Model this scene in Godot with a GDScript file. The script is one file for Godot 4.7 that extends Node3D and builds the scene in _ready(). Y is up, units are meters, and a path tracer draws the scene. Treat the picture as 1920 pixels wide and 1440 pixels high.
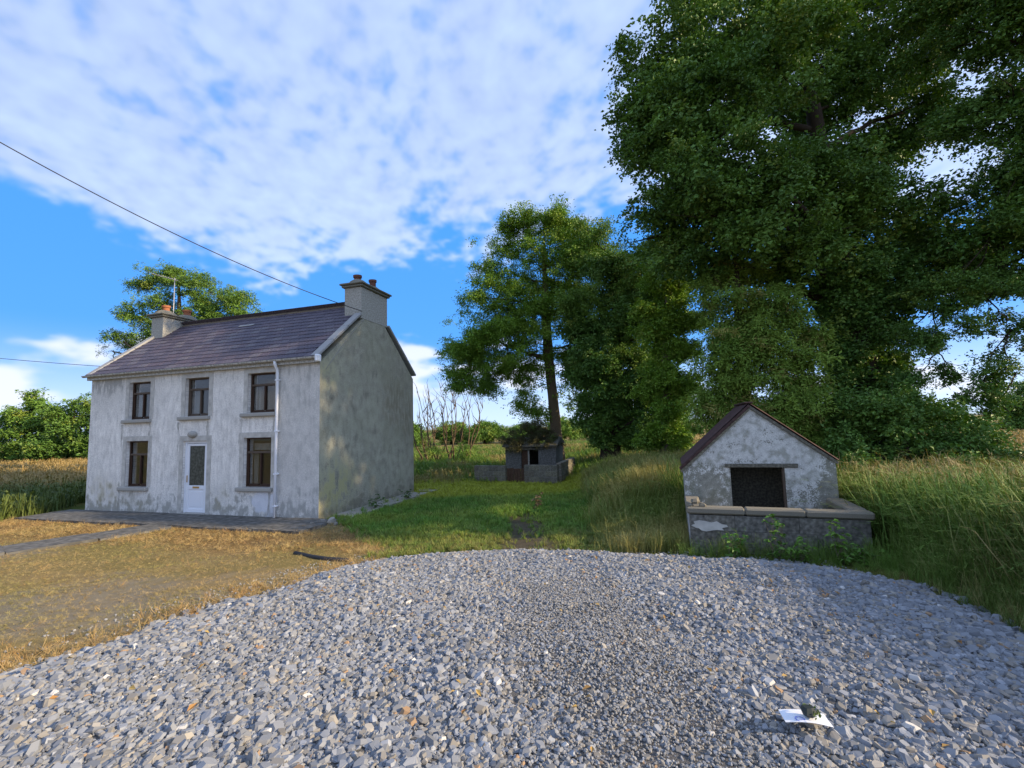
extends Node3D
# An abandoned farmhouse beside a gravelled yard, two small block sties and a belt of ivy-clad trees.
# World: y up, metres; the camera looks along -z from the gravel; y = 0 is the foot of the house front.

const LOBES_SYCAMORE := [[5.19,13.38,-13.00,1.72], [4.52,10.95,-12.60,1.44], [6.69,15.42,-13.50,1.80], [5.76,11.21,-12.00,1.72], [5.15,9.32,-12.50,1.76], [6.44,9.06,-11.60,1.43], [7.97,13.29,-13.00,2.04], [9.54,17.19,-14.00,2.33], [4.89,8.23,-14.00,1.44], [6.46,7.92,-13.40,1.62], [7.16,7.80,-11.80,1.22], [10.60,15.02,-14.00,1.95], [12.09,17.50,-14.00,2.34], [11.64,12.90,-15.00,1.86], [9.40,9.31,-13.00,1.75], [8.73,7.43,-13.20,1.51], [11.18,8.39,-14.00,1.95], [13.20,11.59,-15.50,1.53], [14.13,15.23,-15.00,1.79], [12.39,6.95,-14.00,1.51], [10.64,6.32,-14.00,1.34], [13.90,6.91,-14.00,1.43], [13.82,8.17,-14.50,1.05], [14.05,12.82,-15.00,1.49], [11.55,5.49,-14.20,1.01]]
const LOBES_TRUNK_IVY := [[10.94,4.48,-14.20,0.97], [11.08,3.29,-14.20,0.92], [11.21,2.13,-14.20,0.91], [11.19,1.14,-14.20,0.82], [10.86,5.33,-14.20,1.01], [11.55,3.76,-14.00,0.58], [10.30,3.63,-14.00,0.49], [11.59,2.60,-14.00,0.57], [10.64,6.32,-14.00,0.92]]
const LOBES_OVERHANG := [[13.47,13.07,-12.00,1.44], [13.54,10.74,-11.50,1.43], [13.74,8.65,-11.80,1.52], [13.34,7.26,-12.00,1.23], [13.59,15.08,-12.50,1.44], [14.67,12.72,-11.50,1.74], [14.04,9.32,-11.00,1.63], [14.01,6.87,-11.50,1.39]]
const LOBES_HANGING := [[11.83,5.28,-12.50,0.82], [12.20,4.60,-12.20,0.72], [12.81,5.34,-12.00,0.86], [13.11,4.42,-11.80,0.77], [12.57,3.47,-12.00,0.59], [11.21,4.34,-12.60,0.67], [13.37,5.84,-11.80,0.85], [12.13,5.65,-12.00,0.72], [12.88,3.27,-11.60,0.41], [11.65,4.05,-12.30,0.61], [11.15,3.34,-12.40,0.52], [12.28,2.84,-12.00,0.48], [11.91,3.37,-12.20,0.49], [12.52,2.47,-11.80,0.39]]
const LOBES_ASH := [[2.48,12.93,-23.00,1.26], [0.92,12.25,-23.00,1.26], [3.63,11.94,-23.50,1.00], [-0.10,10.56,-23.00,1.52], [2.06,10.17,-22.50,1.63], [-1.19,8.89,-23.00,1.32], [0.78,8.22,-22.30,1.33], [2.86,8.35,-23.00,1.37], [-1.56,7.09,-23.00,1.42], [-0.20,6.31,-22.00,1.36], [-2.14,5.45,-23.00,1.09], [1.26,6.49,-22.50,1.12], [-2.49,4.45,-23.00,0.65], [0.65,3.60,-23.00,0.54], [1.30,2.99,-23.00,0.54], [3.34,9.89,-23.00,1.24], [1.10,4.94,-23.00,0.92], [2.81,5.19,-23.20,0.93], [3.52,6.58,-23.30,0.99], [0.02,5.11,-23.00,0.92], [-1.08,4.41,-23.00,0.76], [3.13,3.69,-23.40,0.71]]
const LOBES_DARK := [[4.33,10.42,-21.50,1.56], [4.37,7.90,-21.00,1.88], [5.78,8.47,-20.50,1.84], [5.99,6.12,-20.00,1.54], [4.26,5.62,-21.00,1.86], [4.17,3.63,-21.00,1.60], [5.51,3.56,-20.50,1.56], [5.07,1.89,-21.00,1.10], [3.70,4.95,-21.50,1.14], [6.37,9.11,-19.50,1.53], [4.08,11.72,-22.00,1.12], [6.13,4.45,-20.00,1.18], [3.86,2.17,-21.00,1.10], [5.67,2.11,-20.50,1.07], [3.39,6.76,-21.50,1.07], [6.36,3.00,-19.50,1.03], [5.04,6.95,-20.30,1.45], [6.73,7.46,-18.80,1.01], [4.89,9.11,-20.80,1.50]]
const LOBES_COLUMN := [[6.53,9.04,-17.50,0.57], [7.23,8.93,-17.40,0.59], [6.00,7.97,-17.50,0.67], [6.24,6.68,-17.50,0.67], [6.90,6.08,-17.30,0.45], [6.00,5.41,-17.50,0.66], [5.75,4.16,-17.40,0.66], [5.93,3.12,-17.40,0.61], [5.66,2.12,-17.50,0.53], [5.52,3.47,-17.80,0.54], [6.53,7.46,-17.30,0.62], [6.48,4.95,-17.30,0.57], [5.62,6.29,-17.60,0.67], [6.11,1.80,-17.40,0.49], [5.33,1.72,-17.50,0.45], [6.56,3.70,-17.20,0.48]]
const LOBES_CONIFER := [[6.30,5.88,-13.20,0.95], [7.33,5.31,-13.00,1.01], [6.14,4.25,-13.00,0.95], [7.26,3.88,-12.80,1.09], [6.30,2.86,-13.00,1.07], [7.43,2.65,-12.50,0.99], [8.41,2.26,-12.70,0.59], [7.25,6.93,-13.50,0.81], [8.10,4.35,-13.00,0.77], [5.88,3.05,-13.30,0.62], [8.46,3.18,-13.00,0.58], [6.73,4.55,-13.00,0.89], [8.43,1.61,-12.50,0.46], [7.73,1.78,-12.40,0.60], [6.45,1.87,-13.00,0.73], [8.95,2.62,-12.80,0.42]]
const LOBES_BUSH := [[8.48,1.51,-11.50,0.67], [9.33,2.02,-11.50,0.83], [10.23,2.06,-11.60,0.84], [10.78,1.52,-11.40,0.79], [11.32,1.12,-11.20,0.52], [8.55,0.90,-11.00,0.76], [9.70,1.00,-11.00,0.89], [10.55,0.66,-11.00,0.63], [8.12,0.69,-11.30,0.42], [11.58,0.79,-11.30,0.31], [8.93,2.38,-12.00,0.73], [10.26,2.77,-12.20,0.60], [10.98,2.31,-11.80,0.62], [11.56,1.69,-11.50,0.48]]
const LOBES_BEHIND_HOUSE := [[-20.29,11.93,-27.00,1.24], [-22.18,11.98,-27.00,0.91], [-18.63,11.05,-27.00,1.23], [-21.19,10.13,-27.00,1.36], [-22.78,9.52,-27.00,0.97], [-23.73,8.43,-27.50,0.85], [-24.78,7.62,-28.00,0.60], [-21.11,8.16,-27.00,1.35], [-16.98,10.00,-27.00,1.36], [-15.74,9.47,-27.00,1.03], [-18.24,9.06,-27.00,1.29], [-19.80,7.63,-27.00,1.28], [-17.25,8.21,-27.00,1.28]]

# edge of the gravelled yard, seen from above (x, z)
const YARD := [Vector2(-4.1, -3.7), Vector2(-3.72, -4.3), Vector2(-3.33, -5.33), Vector2(-2.95, -6.1), Vector2(-2.62, -7.1), Vector2(-2.1, -7.7), Vector2(-1.3, -8.0), Vector2(-0.3, -8.08), Vector2(1.2, -7.75), Vector2(2.5, -7.25), Vector2(3.4, -6.7), Vector2(4.15, -6.0), Vector2(4.4, -5.3), Vector2(4.25, -4.3), Vector2(3.95, -3.5), Vector2(3.8, -1.5), Vector2(3.8, 2.5), Vector2(-4.8, 2.5), Vector2(-4.6, -2.0)]
const HOUSE_AT := Vector3(-5.14, 0.0, -12.12)
const HOUSE_TURN := -16.793
const STY_AT := Vector3(2.78, 0.2, -7.53)
const STY_TURN := -19.25
const W := 8.86   # house front
const D := 5.0    # house depth
const EAVE := 4.2
const RIDGE := 6.42

var M := {}
var rough_noise := FastNoiseLite.new()
var patch_noise := FastNoiseLite.new()
var fine_noise := FastNoiseLite.new()
var used_names := {}
var to_byte := PackedByteArray()    # linear 0..1023 to an sRGB byte


func _ready() -> void:
	# ---- camera
	var cam := Camera3D.new()
	cam.name = "camera"
	cam.position = Vector3(0, 2.3, 0)
	cam.rotation_degrees = Vector3(5.293, 0, -1.665)
	cam.fov = 80.27
	cam.near = 0.05
	cam.far = 2000.0
	add_child(cam)
	cam.current = true
	# ---- sky, sun, exposure
	var env := Environment.new()
	env.background_mode = Environment.BG_SKY
	env.tonemap_mode = Environment.TONE_MAPPER_LINEAR
	env.tonemap_exposure = 1.5
	env.sdfgi_enabled = true
	env.ssao_enabled = true
	env.ssil_enabled = true
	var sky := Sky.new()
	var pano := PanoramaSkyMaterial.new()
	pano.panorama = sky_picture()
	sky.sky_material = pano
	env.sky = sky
	var we := WorldEnvironment.new()
	we.name = "world_environment"
	we.environment = env
	add_child(we)
	var sun := DirectionalLight3D.new()
	sun.name = "sun"
	sun.light_energy = 1.6
	sun.light_color = Color(1.0, 0.90, 0.74)
	sun.light_angular_distance = 0.6
	sun.shadow_enabled = true
	add_child(sun)
	sun.look_at_from_position(Vector3(0.955, 0.41, 0.27) * 50.0, Vector3.ZERO)

	setup()
	# ---- setting
	build_ground()
	build_paths()
	build_house()
	build_front_sty()
	build_back_sty()
	build_trees()
	# ---- objects
	build_gravel()
	build_grass()
	build_weeds()
	build_lines()
	build_small_things()


# ------------------------------------------------------------------ sky
func sky_picture() -> ImageTexture:
	var w := 1792
	var h := 896
	var n := FastNoiseLite.new()
	n.seed = 11
	n.frequency = 1.0
	n.fractal_octaves = 5
	n.fractal_gain = 0.55
	var cells := FastNoiseLite.new()
	cells.seed = 5
	cells.frequency = 1.0
	cells.fractal_octaves = 4
	cells.fractal_gain = 0.5
	var bank := FastNoiseLite.new()
	bank.seed = 31
	bank.frequency = 1.0
	bank.fractal_octaves = 5
	var data := PackedFloat32Array()
	data.resize(w * h * 3)
	for j in h:
		var el := PI * (0.5 - (j + 0.5) / h)
		var y := sin(el)
		var c := cos(el)
		for i in w:
			var k := (j * w + i) * 3
			if y < -0.02:
				data[k] = 0.22
				data[k + 1] = 0.24
				data[k + 2] = 0.2
				continue
			var a := TAU * (i + 0.5) / w      # 0 is straight ahead
			var dx := sin(a) * c
			var dz := cos(a) * c       # forward
			var up := maxf(y, 0.0)
			# clear air: deep blue above, pale near the horizon
			var t := pow(1.0 - up, 3.2)
			var pale := smoothstep(0.20, 0.0, up)
			var col := Color(0.05, 0.235, 0.68).lerp(Color(0.105, 0.335, 0.76), t)
			col = col.lerp(Color(0.52, 0.64, 0.80), pale * 0.85)
			# a sheet of broken high cloud whose edge lies ahead
			var d := 1.0 / (up + 0.08)
			var px := dx * d
			var pz := dz * d
			var wx := n.get_noise_2d(px * 0.9 + 7.0, pz * 0.9) * 0.3
			var wz := n.get_noise_2d(px * 0.9, pz * 0.9 + 19.0) * 0.3
			var big := n.get_noise_2d((px + pz * 0.35 + wx) * 0.8, (pz + wz) * 0.55)
			var small := cells.get_noise_2d((px + pz * 0.35 + wx * 0.15) * 8.5, (pz - px * 0.3 + wz * 0.15) * 7.0)
			var streak := n.get_noise_2d((px * 0.9 + pz * 0.3) * 3.4, (pz - px * 0.3) * 1.3 + 50.0)
			var edge := 1.92 - 0.75 * smoothstep(-1.3, -1.8, px) - 0.18 * smoothstep(-0.2, 0.8, px) + big * 0.75
			var inside := smoothstep(edge + 0.42, edge - 0.55, pz)
			var thick := clampf(inside * 1.1 + big * 0.30 + small * (0.62 - 0.2 * inside) + streak * 0.35 - 0.16, 0.0, 1.0)
			thick = smoothstep(0.06, 0.9, thick) * smoothstep(0.0, 0.15, inside)
			var bright := 0.97 + 0.18 * big + 0.16 * small
			col = col.lerp(Color(0.42, 0.50, 0.68) * bright, thick * 0.79)
			# low banks of white cloud along the horizon
			var b := bank.get_noise_3d(dx * 2.6, dz * 2.6, el * 9.0) + 0.35 * bank.get_noise_3d(dx * 9.0, dz * 9.0, el * 26.0)
			var low := smoothstep(0.02, 0.36, b + 0.10 - absf(el - 0.06) * 2.2) * smoothstep(0.30, 0.16, el)
			col = col.lerp(Color(0.63, 0.66, 0.74), low * 0.85)
			# added glow round the unseen sun, brightening the sky to light gable and trees
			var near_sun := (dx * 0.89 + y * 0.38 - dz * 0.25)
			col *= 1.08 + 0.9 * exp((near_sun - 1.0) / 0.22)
			data[k] = col.r
			data[k + 1] = col.g
			data[k + 2] = col.b
	return ImageTexture.create_from_image(Image.create_from_data(w, h, false, Image.FORMAT_RGBF, data.to_byte_array()))


# ------------------------------------------------------------------ names and labels
func numbered(called: String) -> String:
	var k: int = used_names.get(called, 0)
	used_names[called] = k + 1
	return called if k == 0 else "%s_%03d" % [called, k]


func tag(o: Node, label: String, category: String, group := "", kind := "") -> Node:
	if label: o.set_meta("label", label)
	if category: o.set_meta("category", category)
	if group: o.set_meta("group", group)
	if kind: o.set_meta("kind", kind)
	return o


func thing(called: String, label: String, category: String, at := Vector3.ZERO, turn := 0.0, group := "") -> Node3D:
	var o := Node3D.new()
	o.name = numbered(called)
	o.position = at
	o.rotation_degrees.y = turn
	add_child(o)
	tag(o, label, category, group)
	return o


func piece(called: String, mesh: Mesh, m: Material, parent: Node = self, at := Vector3.ZERO) -> MeshInstance3D:
	var o := MeshInstance3D.new()
	o.name = numbered(called) if parent == self else called
	o.mesh = mesh
	o.material_override = null
	if mesh.get_surface_count() > 0 and m:
		o.set_surface_override_material(0, m)
	o.position = at
	parent.add_child(o, true)
	return o


func many(called: String, mesh: Mesh, m: Material, where: Array, colors: PackedColorArray, parent: Node = self) -> MultiMeshInstance3D:
	var mm := MultiMesh.new()
	mm.transform_format = MultiMesh.TRANSFORM_3D
	mm.use_colors = true
	mm.mesh = mesh
	mm.instance_count = where.size()
	for i in where.size():
		mm.set_instance_transform(i, where[i])
		mm.set_instance_color(i, colors[i])
	var o := MultiMeshInstance3D.new()
	o.name = numbered(called) if parent == self else called
	o.multimesh = mm
	o.material_override = m
	o.set_meta("kind", "stuff")
	parent.add_child(o, true)
	return o


# ------------------------------------------------------------------ shapes
func begin(smooth := false) -> SurfaceTool:
	var st := SurfaceTool.new()
	st.begin(Mesh.PRIMITIVE_TRIANGLES)
	st.set_smooth_group(0 if smooth else -1)
	return st


func done(st: SurfaceTool) -> ArrayMesh:
	st.generate_normals()
	return st.commit()


# corners run anticlockwise as seen from outside
func quad(st: SurfaceTool, a: Vector3, b: Vector3, c: Vector3, d: Vector3) -> void:
	for v in [a, c, b, a, d, c]:
		st.add_vertex(v)


func tri(st: SurfaceTool, a: Vector3, b: Vector3, c: Vector3) -> void:
	for v in [a, c, b]:
		st.add_vertex(v)


func box(st: SurfaceTool, c: Vector3, s: Vector3, t := Transform3D.IDENTITY) -> void:
	var h := s * 0.5
	var p := []
	for k in 8:
		p.append(t * (c + Vector3(h.x if k & 1 else -h.x, h.y if k & 2 else -h.y, h.z if k & 4 else -h.z)))
	quad(st, p[4], p[5], p[7], p[6])
	quad(st, p[1], p[0], p[2], p[3])
	quad(st, p[5], p[1], p[3], p[7])
	quad(st, p[0], p[4], p[6], p[2])
	quad(st, p[6], p[7], p[3], p[2])
	quad(st, p[0], p[1], p[5], p[4])


# a box with chamfered edges
func cbox(st: SurfaceTool, c: Vector3, s: Vector3, b: float, t := Transform3D.IDENTITY) -> void:
	var h := s * 0.5
	b = minf(b, minf(h.x, minf(h.y, h.z)) * 0.9)
	var f := func(sx: float, sy: float, sz: float, ax: int) -> Vector3:
		var v := Vector3(sx * (h.x if ax == 0 else h.x - b), sy * (h.y if ax == 1 else h.y - b), sz * (h.z if ax == 2 else h.z - b))
		return t * (c + v)
	for ax in 3:
		for sg in [-1.0, 1.0]:
			var q := []
			for uv in [[-1.0, -1.0], [1.0, -1.0], [1.0, 1.0], [-1.0, 1.0]]:
				var sv := [0.0, 0.0, 0.0]
				sv[ax] = sg
				sv[(ax + 1) % 3] = uv[0]
				sv[(ax + 2) % 3] = uv[1]
				q.append(f.call(sv[0], sv[1], sv[2], ax))
			if sg > 0: quad(st, q[0], q[1], q[2], q[3])
			else: quad(st, q[3], q[2], q[1], q[0])
	for ax in 3:      # edges run along ax, between faces u and v
		var u := (ax + 1) % 3
		var v := (ax + 2) % 3
		for su in [-1.0, 1.0]:
			for sv2 in [-1.0, 1.0]:
				var pts := []
				for e in [[-1.0, u], [1.0, u], [1.0, v], [-1.0, v]]:
					var s3 := [0.0, 0.0, 0.0]
					s3[ax] = e[0]
					s3[u] = su
					s3[v] = sv2
					pts.append(f.call(s3[0], s3[1], s3[2], e[1]))
				if su * sv2 < 0: quad(st, pts[0], pts[1], pts[2], pts[3])
				else: quad(st, pts[3], pts[2], pts[1], pts[0])
	for sx in [-1.0, 1.0]:
		for sy in [-1.0, 1.0]:
			for sz in [-1.0, 1.0]:
				var a: Vector3 = f.call(sx, sy, sz, 0)
				var bb: Vector3 = f.call(sx, sy, sz, 1)
				var cc: Vector3 = f.call(sx, sy, sz, 2)
				if sx * sy * sz > 0: tri(st, a, bb, cc)
				else: tri(st, a, cc, bb)


func box_mesh(c: Vector3, s: Vector3, bevel := 0.0) -> ArrayMesh:
	var st := begin()
	if bevel > 0.0: cbox(st, c, s, bevel)
	else: box(st, c, s)
	return done(st)


# a tapering tube through points
func tube(st: SurfaceTool, pts: Array, radii: Array, sides := 8, wobble := 0.0, salt := 0.0) -> void:
	var rings := []
	var side := Vector3.RIGHT
	for i in pts.size():
		var dir: Vector3 = (pts[mini(i + 1, pts.size() - 1)] - pts[maxi(i - 1, 0)]).normalized()
		side = side - dir * side.dot(dir)
		if side.length() < 0.05: side = dir.cross(Vector3(0.3, 0.2, 0.9))
		side = side.normalized()
		var other := dir.cross(side)
		var ring := []
		for k in sides:
			var a := TAU * k / sides
			var r: float = radii[i]
			if wobble > 0.0: r *= 1.0 + wobble * rough_noise.get_noise_3d(k * 23.0 + salt, pts[i].y * 1.6, salt * 3.0)
			ring.append(pts[i] + (side * cos(a) + other * sin(a)) * r)
		rings.append(ring)
	for i in pts.size() - 1:
		for k in sides:
			var l := (k + 1) % sides
			quad(st, rings[i][k], rings[i][l], rings[i + 1][l], rings[i + 1][k])
	for k in range(1, sides - 1):
		tri(st, rings[0][0], rings[0][k + 1], rings[0][k])
		tri(st, rings[-1][0], rings[-1][k], rings[-1][k + 1])


func tube_mesh(pts: Array, radii: Array, sides := 8, wobble := 0.0, salt := 0.0) -> ArrayMesh:
	var st := begin(true)
	tube(st, pts, radii, sides, wobble, salt)
	return done(st)


# profile of (radius, height) turned about the y axis
func lathe_mesh(profile: Array, sides := 20) -> ArrayMesh:
	var st := begin()
	for i in profile.size() - 1:
		for k in sides:
			var a := TAU * k / sides
			var b := TAU * (k + 1) / sides
			var p: Vector2 = profile[i]
			var q: Vector2 = profile[i + 1]
			quad(st, Vector3(cos(b) * p.x, p.y, sin(b) * p.x), Vector3(cos(a) * p.x, p.y, sin(a) * p.x), Vector3(cos(a) * q.x, q.y, sin(a) * q.x), Vector3(cos(b) * q.x, q.y, sin(b) * q.x))
	return done(st)


# ------------------------------------------------------------------ materials
func srgb(r: float, g: float, b: float) -> Color:
	return Color(r, g, b).linear_to_srgb()


func speckle(freq: float, lo: float, hi: float, sd := 1, size := 512, octaves := 4) -> NoiseTexture2D:
	var n := FastNoiseLite.new()
	n.seed = sd
	n.frequency = freq
	n.fractal_octaves = octaves
	var t := NoiseTexture2D.new()
	t.width = size
	t.height = size
	t.seamless = true
	t.noise = n
	var g := Gradient.new()
	g.set_color(0, Color(lo, lo, lo))
	g.set_color(1, Color(hi, hi, hi))
	t.color_ramp = g
	return t


func mat(called: String, col: Color, rough := 0.9, tex: Texture2D = null, scale := 1.0, relief := 0.0, bump: Texture2D = null) -> StandardMaterial3D:
	var m := StandardMaterial3D.new()
	m.resource_name = called
	m.albedo_color = col
	m.roughness = rough
	m.metallic_specular = 0.35
	if tex: m.albedo_texture = tex
	if relief > 0.0:
		m.heightmap_enabled = true
		m.heightmap_texture = bump
		m.heightmap_scale = relief * 0.25
	m.uv1_triplanar = true
	m.uv1_scale = Vector3.ONE * scale
	return m


func leafy(called: String, gloss: float, through: Color) -> StandardMaterial3D:
	var m := StandardMaterial3D.new()
	m.resource_name = called
	m.albedo_color = Color.WHITE
	m.vertex_color_use_as_albedo = true
	m.roughness = gloss
	m.metallic_specular = 0.4
	m.backlight_enabled = true
	m.backlight = through
	m.cull_mode = BaseMaterial3D.CULL_DISABLED
	return m


func setup() -> void:
	for i in 1024: to_byte.append(int(Color(i / 1023.0, 0, 0).linear_to_srgb().r * 255.0))
	rough_noise.seed = 3
	rough_noise.frequency = 0.9
	patch_noise.seed = 8
	patch_noise.frequency = 0.45
	patch_noise.fractal_octaves = 4
	fine_noise.seed = 21
	fine_noise.frequency = 3.5
	fine_noise.fractal_octaves = 3
	var grit := speckle(0.09, 0.62, 1.0, 2)
	var blotch := speckle(0.012, 0.55, 1.0, 3)
	var bumps := speckle(0.12, 0.0, 1.0, 4, 512, 3)
	M.grit = grit
	M.bumps = bumps
	M.blotch = blotch
	M.concrete = mat("concrete", srgb(0.36, 0.34, 0.30), 0.95, grit, 1.2, 0.6, bumps)
	M.path = mat("path_concrete", srgb(0.20, 0.195, 0.18), 0.95, blotch, 0.7, 0.6, bumps)
	M.coping = mat("lichened_coping", srgb(0.32, 0.29, 0.225), 0.95, grit, 2.2, 0.8, bumps)
	M.slab = mat("pale_slab", srgb(0.50, 0.47, 0.41), 0.95, grit, 1.5, 0.6, bumps)
	M.plaster = mat("smooth_plaster", srgb(0.62, 0.60, 0.55), 0.95, speckle(0.008, 0.8, 1.0, 6), 1.0)
	M.sill = mat("sill_concrete", srgb(0.56, 0.54, 0.49), 0.95, grit, 2.0, 0.3, bumps)
	M.white = mat("white_plastic", srgb(0.78, 0.80, 0.84), 0.35)
	M.gutter = mat("weathered_white_gutter", srgb(0.72, 0.71, 0.67), 0.5, blotch, 2.0)
	M.brown = mat("brown_timber", srgb(0.085, 0.045, 0.028), 0.6, grit, 3.0)
	M.brown_pale = mat("faded_brown_timber", srgb(0.16, 0.12, 0.09), 0.7, grit, 3.0)
	M.brass = mat("brass", srgb(0.45, 0.30, 0.12), 0.4)
	M.brass.metallic = 0.8
	M.terracotta = mat("terracotta", srgb(0.52, 0.20, 0.10), 0.85, grit, 3.0)
	M.dark_pot = mat("sooted_terracotta", srgb(0.24, 0.105, 0.075), 0.85, grit, 3.0)
	M.chimney = mat("chimney_render", srgb(0.50, 0.485, 0.43), 0.95, speckle(0.03, 0.72, 1.0, 7), 1.0, 0.8, bumps)
	M.chimney_cap = mat("lichened_cap", srgb(0.30, 0.285, 0.23), 0.95, grit, 2.0, 0.6, bumps)
	M.verge = mat("mortar_verge", srgb(0.48, 0.48, 0.47), 0.95, grit, 2.5, 0.6, bumps)
	M.ridge = mat("ridge_tile", srgb(0.27, 0.21, 0.15), 0.9, grit, 2.5)
	M.slates = []
	for c in [Vector3(0.148, 0.122, 0.158), Vector3(0.175, 0.148, 0.18), Vector3(0.125, 0.105, 0.14), Vector3(0.20, 0.175, 0.198), Vector3(0.16, 0.122, 0.15)]:
		M.slates.append(mat("slate", srgb(c.x, c.y, c.z), 0.62, blotch, 2.2, 0.15, bumps))
	M.inside = mat("old_brown_wallpaper", srgb(0.26, 0.24, 0.20), 0.95)
	M.curtain = mat("faded_curtain", srgb(0.26, 0.265, 0.24), 0.95)
	M.rust = mat("rusty_sheet", srgb(0.14, 0.08, 0.052), 0.85, blotch, 2.5)
	M.roof_sheet = mat("oxide_painted_sheet", srgb(0.115, 0.062, 0.055), 0.6, blotch, 1.5)
	M.block = []
	for c in [Vector3(0.27, 0.25, 0.20), Vector3(0.23, 0.215, 0.17), Vector3(0.31, 0.285, 0.21), Vector3(0.25, 0.22, 0.17)]:
		M.block.append(mat("concrete_block", srgb(c.x, c.y, c.z), 0.95, blotch, 2.5, 0.6, bumps))
	M.bark = mat("bark", srgb(0.20, 0.145, 0.085), 0.95, grit, 1.6, 2.0, bumps)
	M.dark_bark = mat("dark_bark", srgb(0.075, 0.055, 0.038), 0.95, grit, 1.6, 2.0, bumps)
	M.pale_bark = mat("pale_dead_wood", srgb(0.27, 0.22, 0.15), 0.95, grit, 1.6)
	M.leaf = leafy("leaf", 0.5, Color(0.5, 0.52, 0.2))
	M.needle = leafy("needle_spray", 0.7, Color(0.45, 0.47, 0.18))
	M.grass = leafy("grass_blade", 0.65, Color(0.5, 0.53, 0.25))
	M.stone = StandardMaterial3D.new()
	M.stone.resource_name = "crushed_limestone"
	M.stone.vertex_color_use_as_albedo = true
	M.stone.roughness = 0.75
	M.stone.metallic_specular = 0.4
	M.black = mat("black_cable", srgb(0.03, 0.03, 0.032), 0.6)
	M.grey_metal = mat("grey_metal", srgb(0.40, 0.40, 0.41), 0.45)
	M.grey_metal.metallic = 0.6
	var g := StandardMaterial3D.new()
	g.resource_name = "window_glass"
	g.albedo_color = Color(0.16, 0.18, 0.17, 0.12)
	g.transparency = BaseMaterial3D.TRANSPARENCY_ALPHA
	g.roughness = 0.03
	M.glass = g
	var o := mat("door_obscured_glass", srgb(0.12, 0.13, 0.11), 0.25, blotch, 1.5)
	M.door_glass = o


# ------------------------------------------------------------------ ground
func yard_depth(x: float, z: float) -> float:   # metres inside the yard's edge, negative outside
	var p := Vector2(x, z)
	if x < -7.0 or x > 6.6 or z < -10.0 or z > 4.0: return -2.0
	var best := 1e9
	var inside := false
	var j := YARD.size() - 1
	for i in YARD.size():
		var a: Vector2 = YARD[i]
		var b: Vector2 = YARD[j]
		best = minf(best, p.distance_squared_to(Geometry2D.get_closest_point_to_segment(p, a, b)))
		if (a.y > z) != (b.y > z) and x < (b.x - a.x) * (z - a.y) / (b.y - a.y) + a.x: inside = not inside
		j = i
	var d := sqrt(best)
	return (d if inside else -d) + fine_noise.get_noise_2d(x * 0.35, z * 0.35) * 0.16


func land(x: float, z: float) -> float:      # height of the soil without the gravel
	var h := 0.5 * smoothstep(-11.0, -2.5, z) * smoothstep(14.0, 8.0, absf(x))
	var back := smoothstep(-8.5, -13.0, z) * smoothstep(-70.0, -30.0, z)
	h += 0.62 * smoothstep(1.4, 4.6, x) * back * smoothstep(60.0, 14.0, x)
	h += 0.30 * smoothstep(-18.0, -24.0, z) * smoothstep(-70.0, -30.0, z) * (1.0 - smoothstep(1.4, 4.6, x)) * smoothstep(-14.0, -6.0, x)
	h += 0.34 * exp(-pow((x - 3.3) / 1.1, 2.0) - pow((z + 11.0) / 1.9, 2.0))
	h += 0.12 * smoothstep(4.2, 6.0, x) * smoothstep(-11.0, -6.0, z)
	h += rough_noise.get_noise_2d(x * 0.7, z * 0.7) * 0.05 * smoothstep(1.5, 4.0, Vector2(x + 9.0, z + 12.5).length() * 0.6)
	return h


func ground_at(x: float, z: float) -> float:
	return land(x, z) + 0.11 * smoothstep(-0.15, 0.7, yard_depth(x, z))


func house_local(x: float, z: float) -> Vector2:
	var a := deg_to_rad(-HOUSE_TURN)
	var dx := x - HOUSE_AT.x
	var dz := z - HOUSE_AT.z
	return Vector2(dx * cos(a) + dz * sin(a), -dx * sin(a) + dz * cos(a))


func lawn_share(x: float, z: float) -> float:     # scraped, dry ground between the yard and the house front
	var q := house_local(x, z)
	var l := smoothstep(0.5, -0.5, x + 2.3 + 0.62 * maxf(0.0, -8.4 - z) + 0.5 * patch_noise.get_noise_2d(x, z)) * smoothstep(-0.6, 0.3, q.y)
	return l * smoothstep(-30.0, -24.0, x) * smoothstep(-15.5, -14.0, z + 0.1 * x + 1.6)


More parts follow.
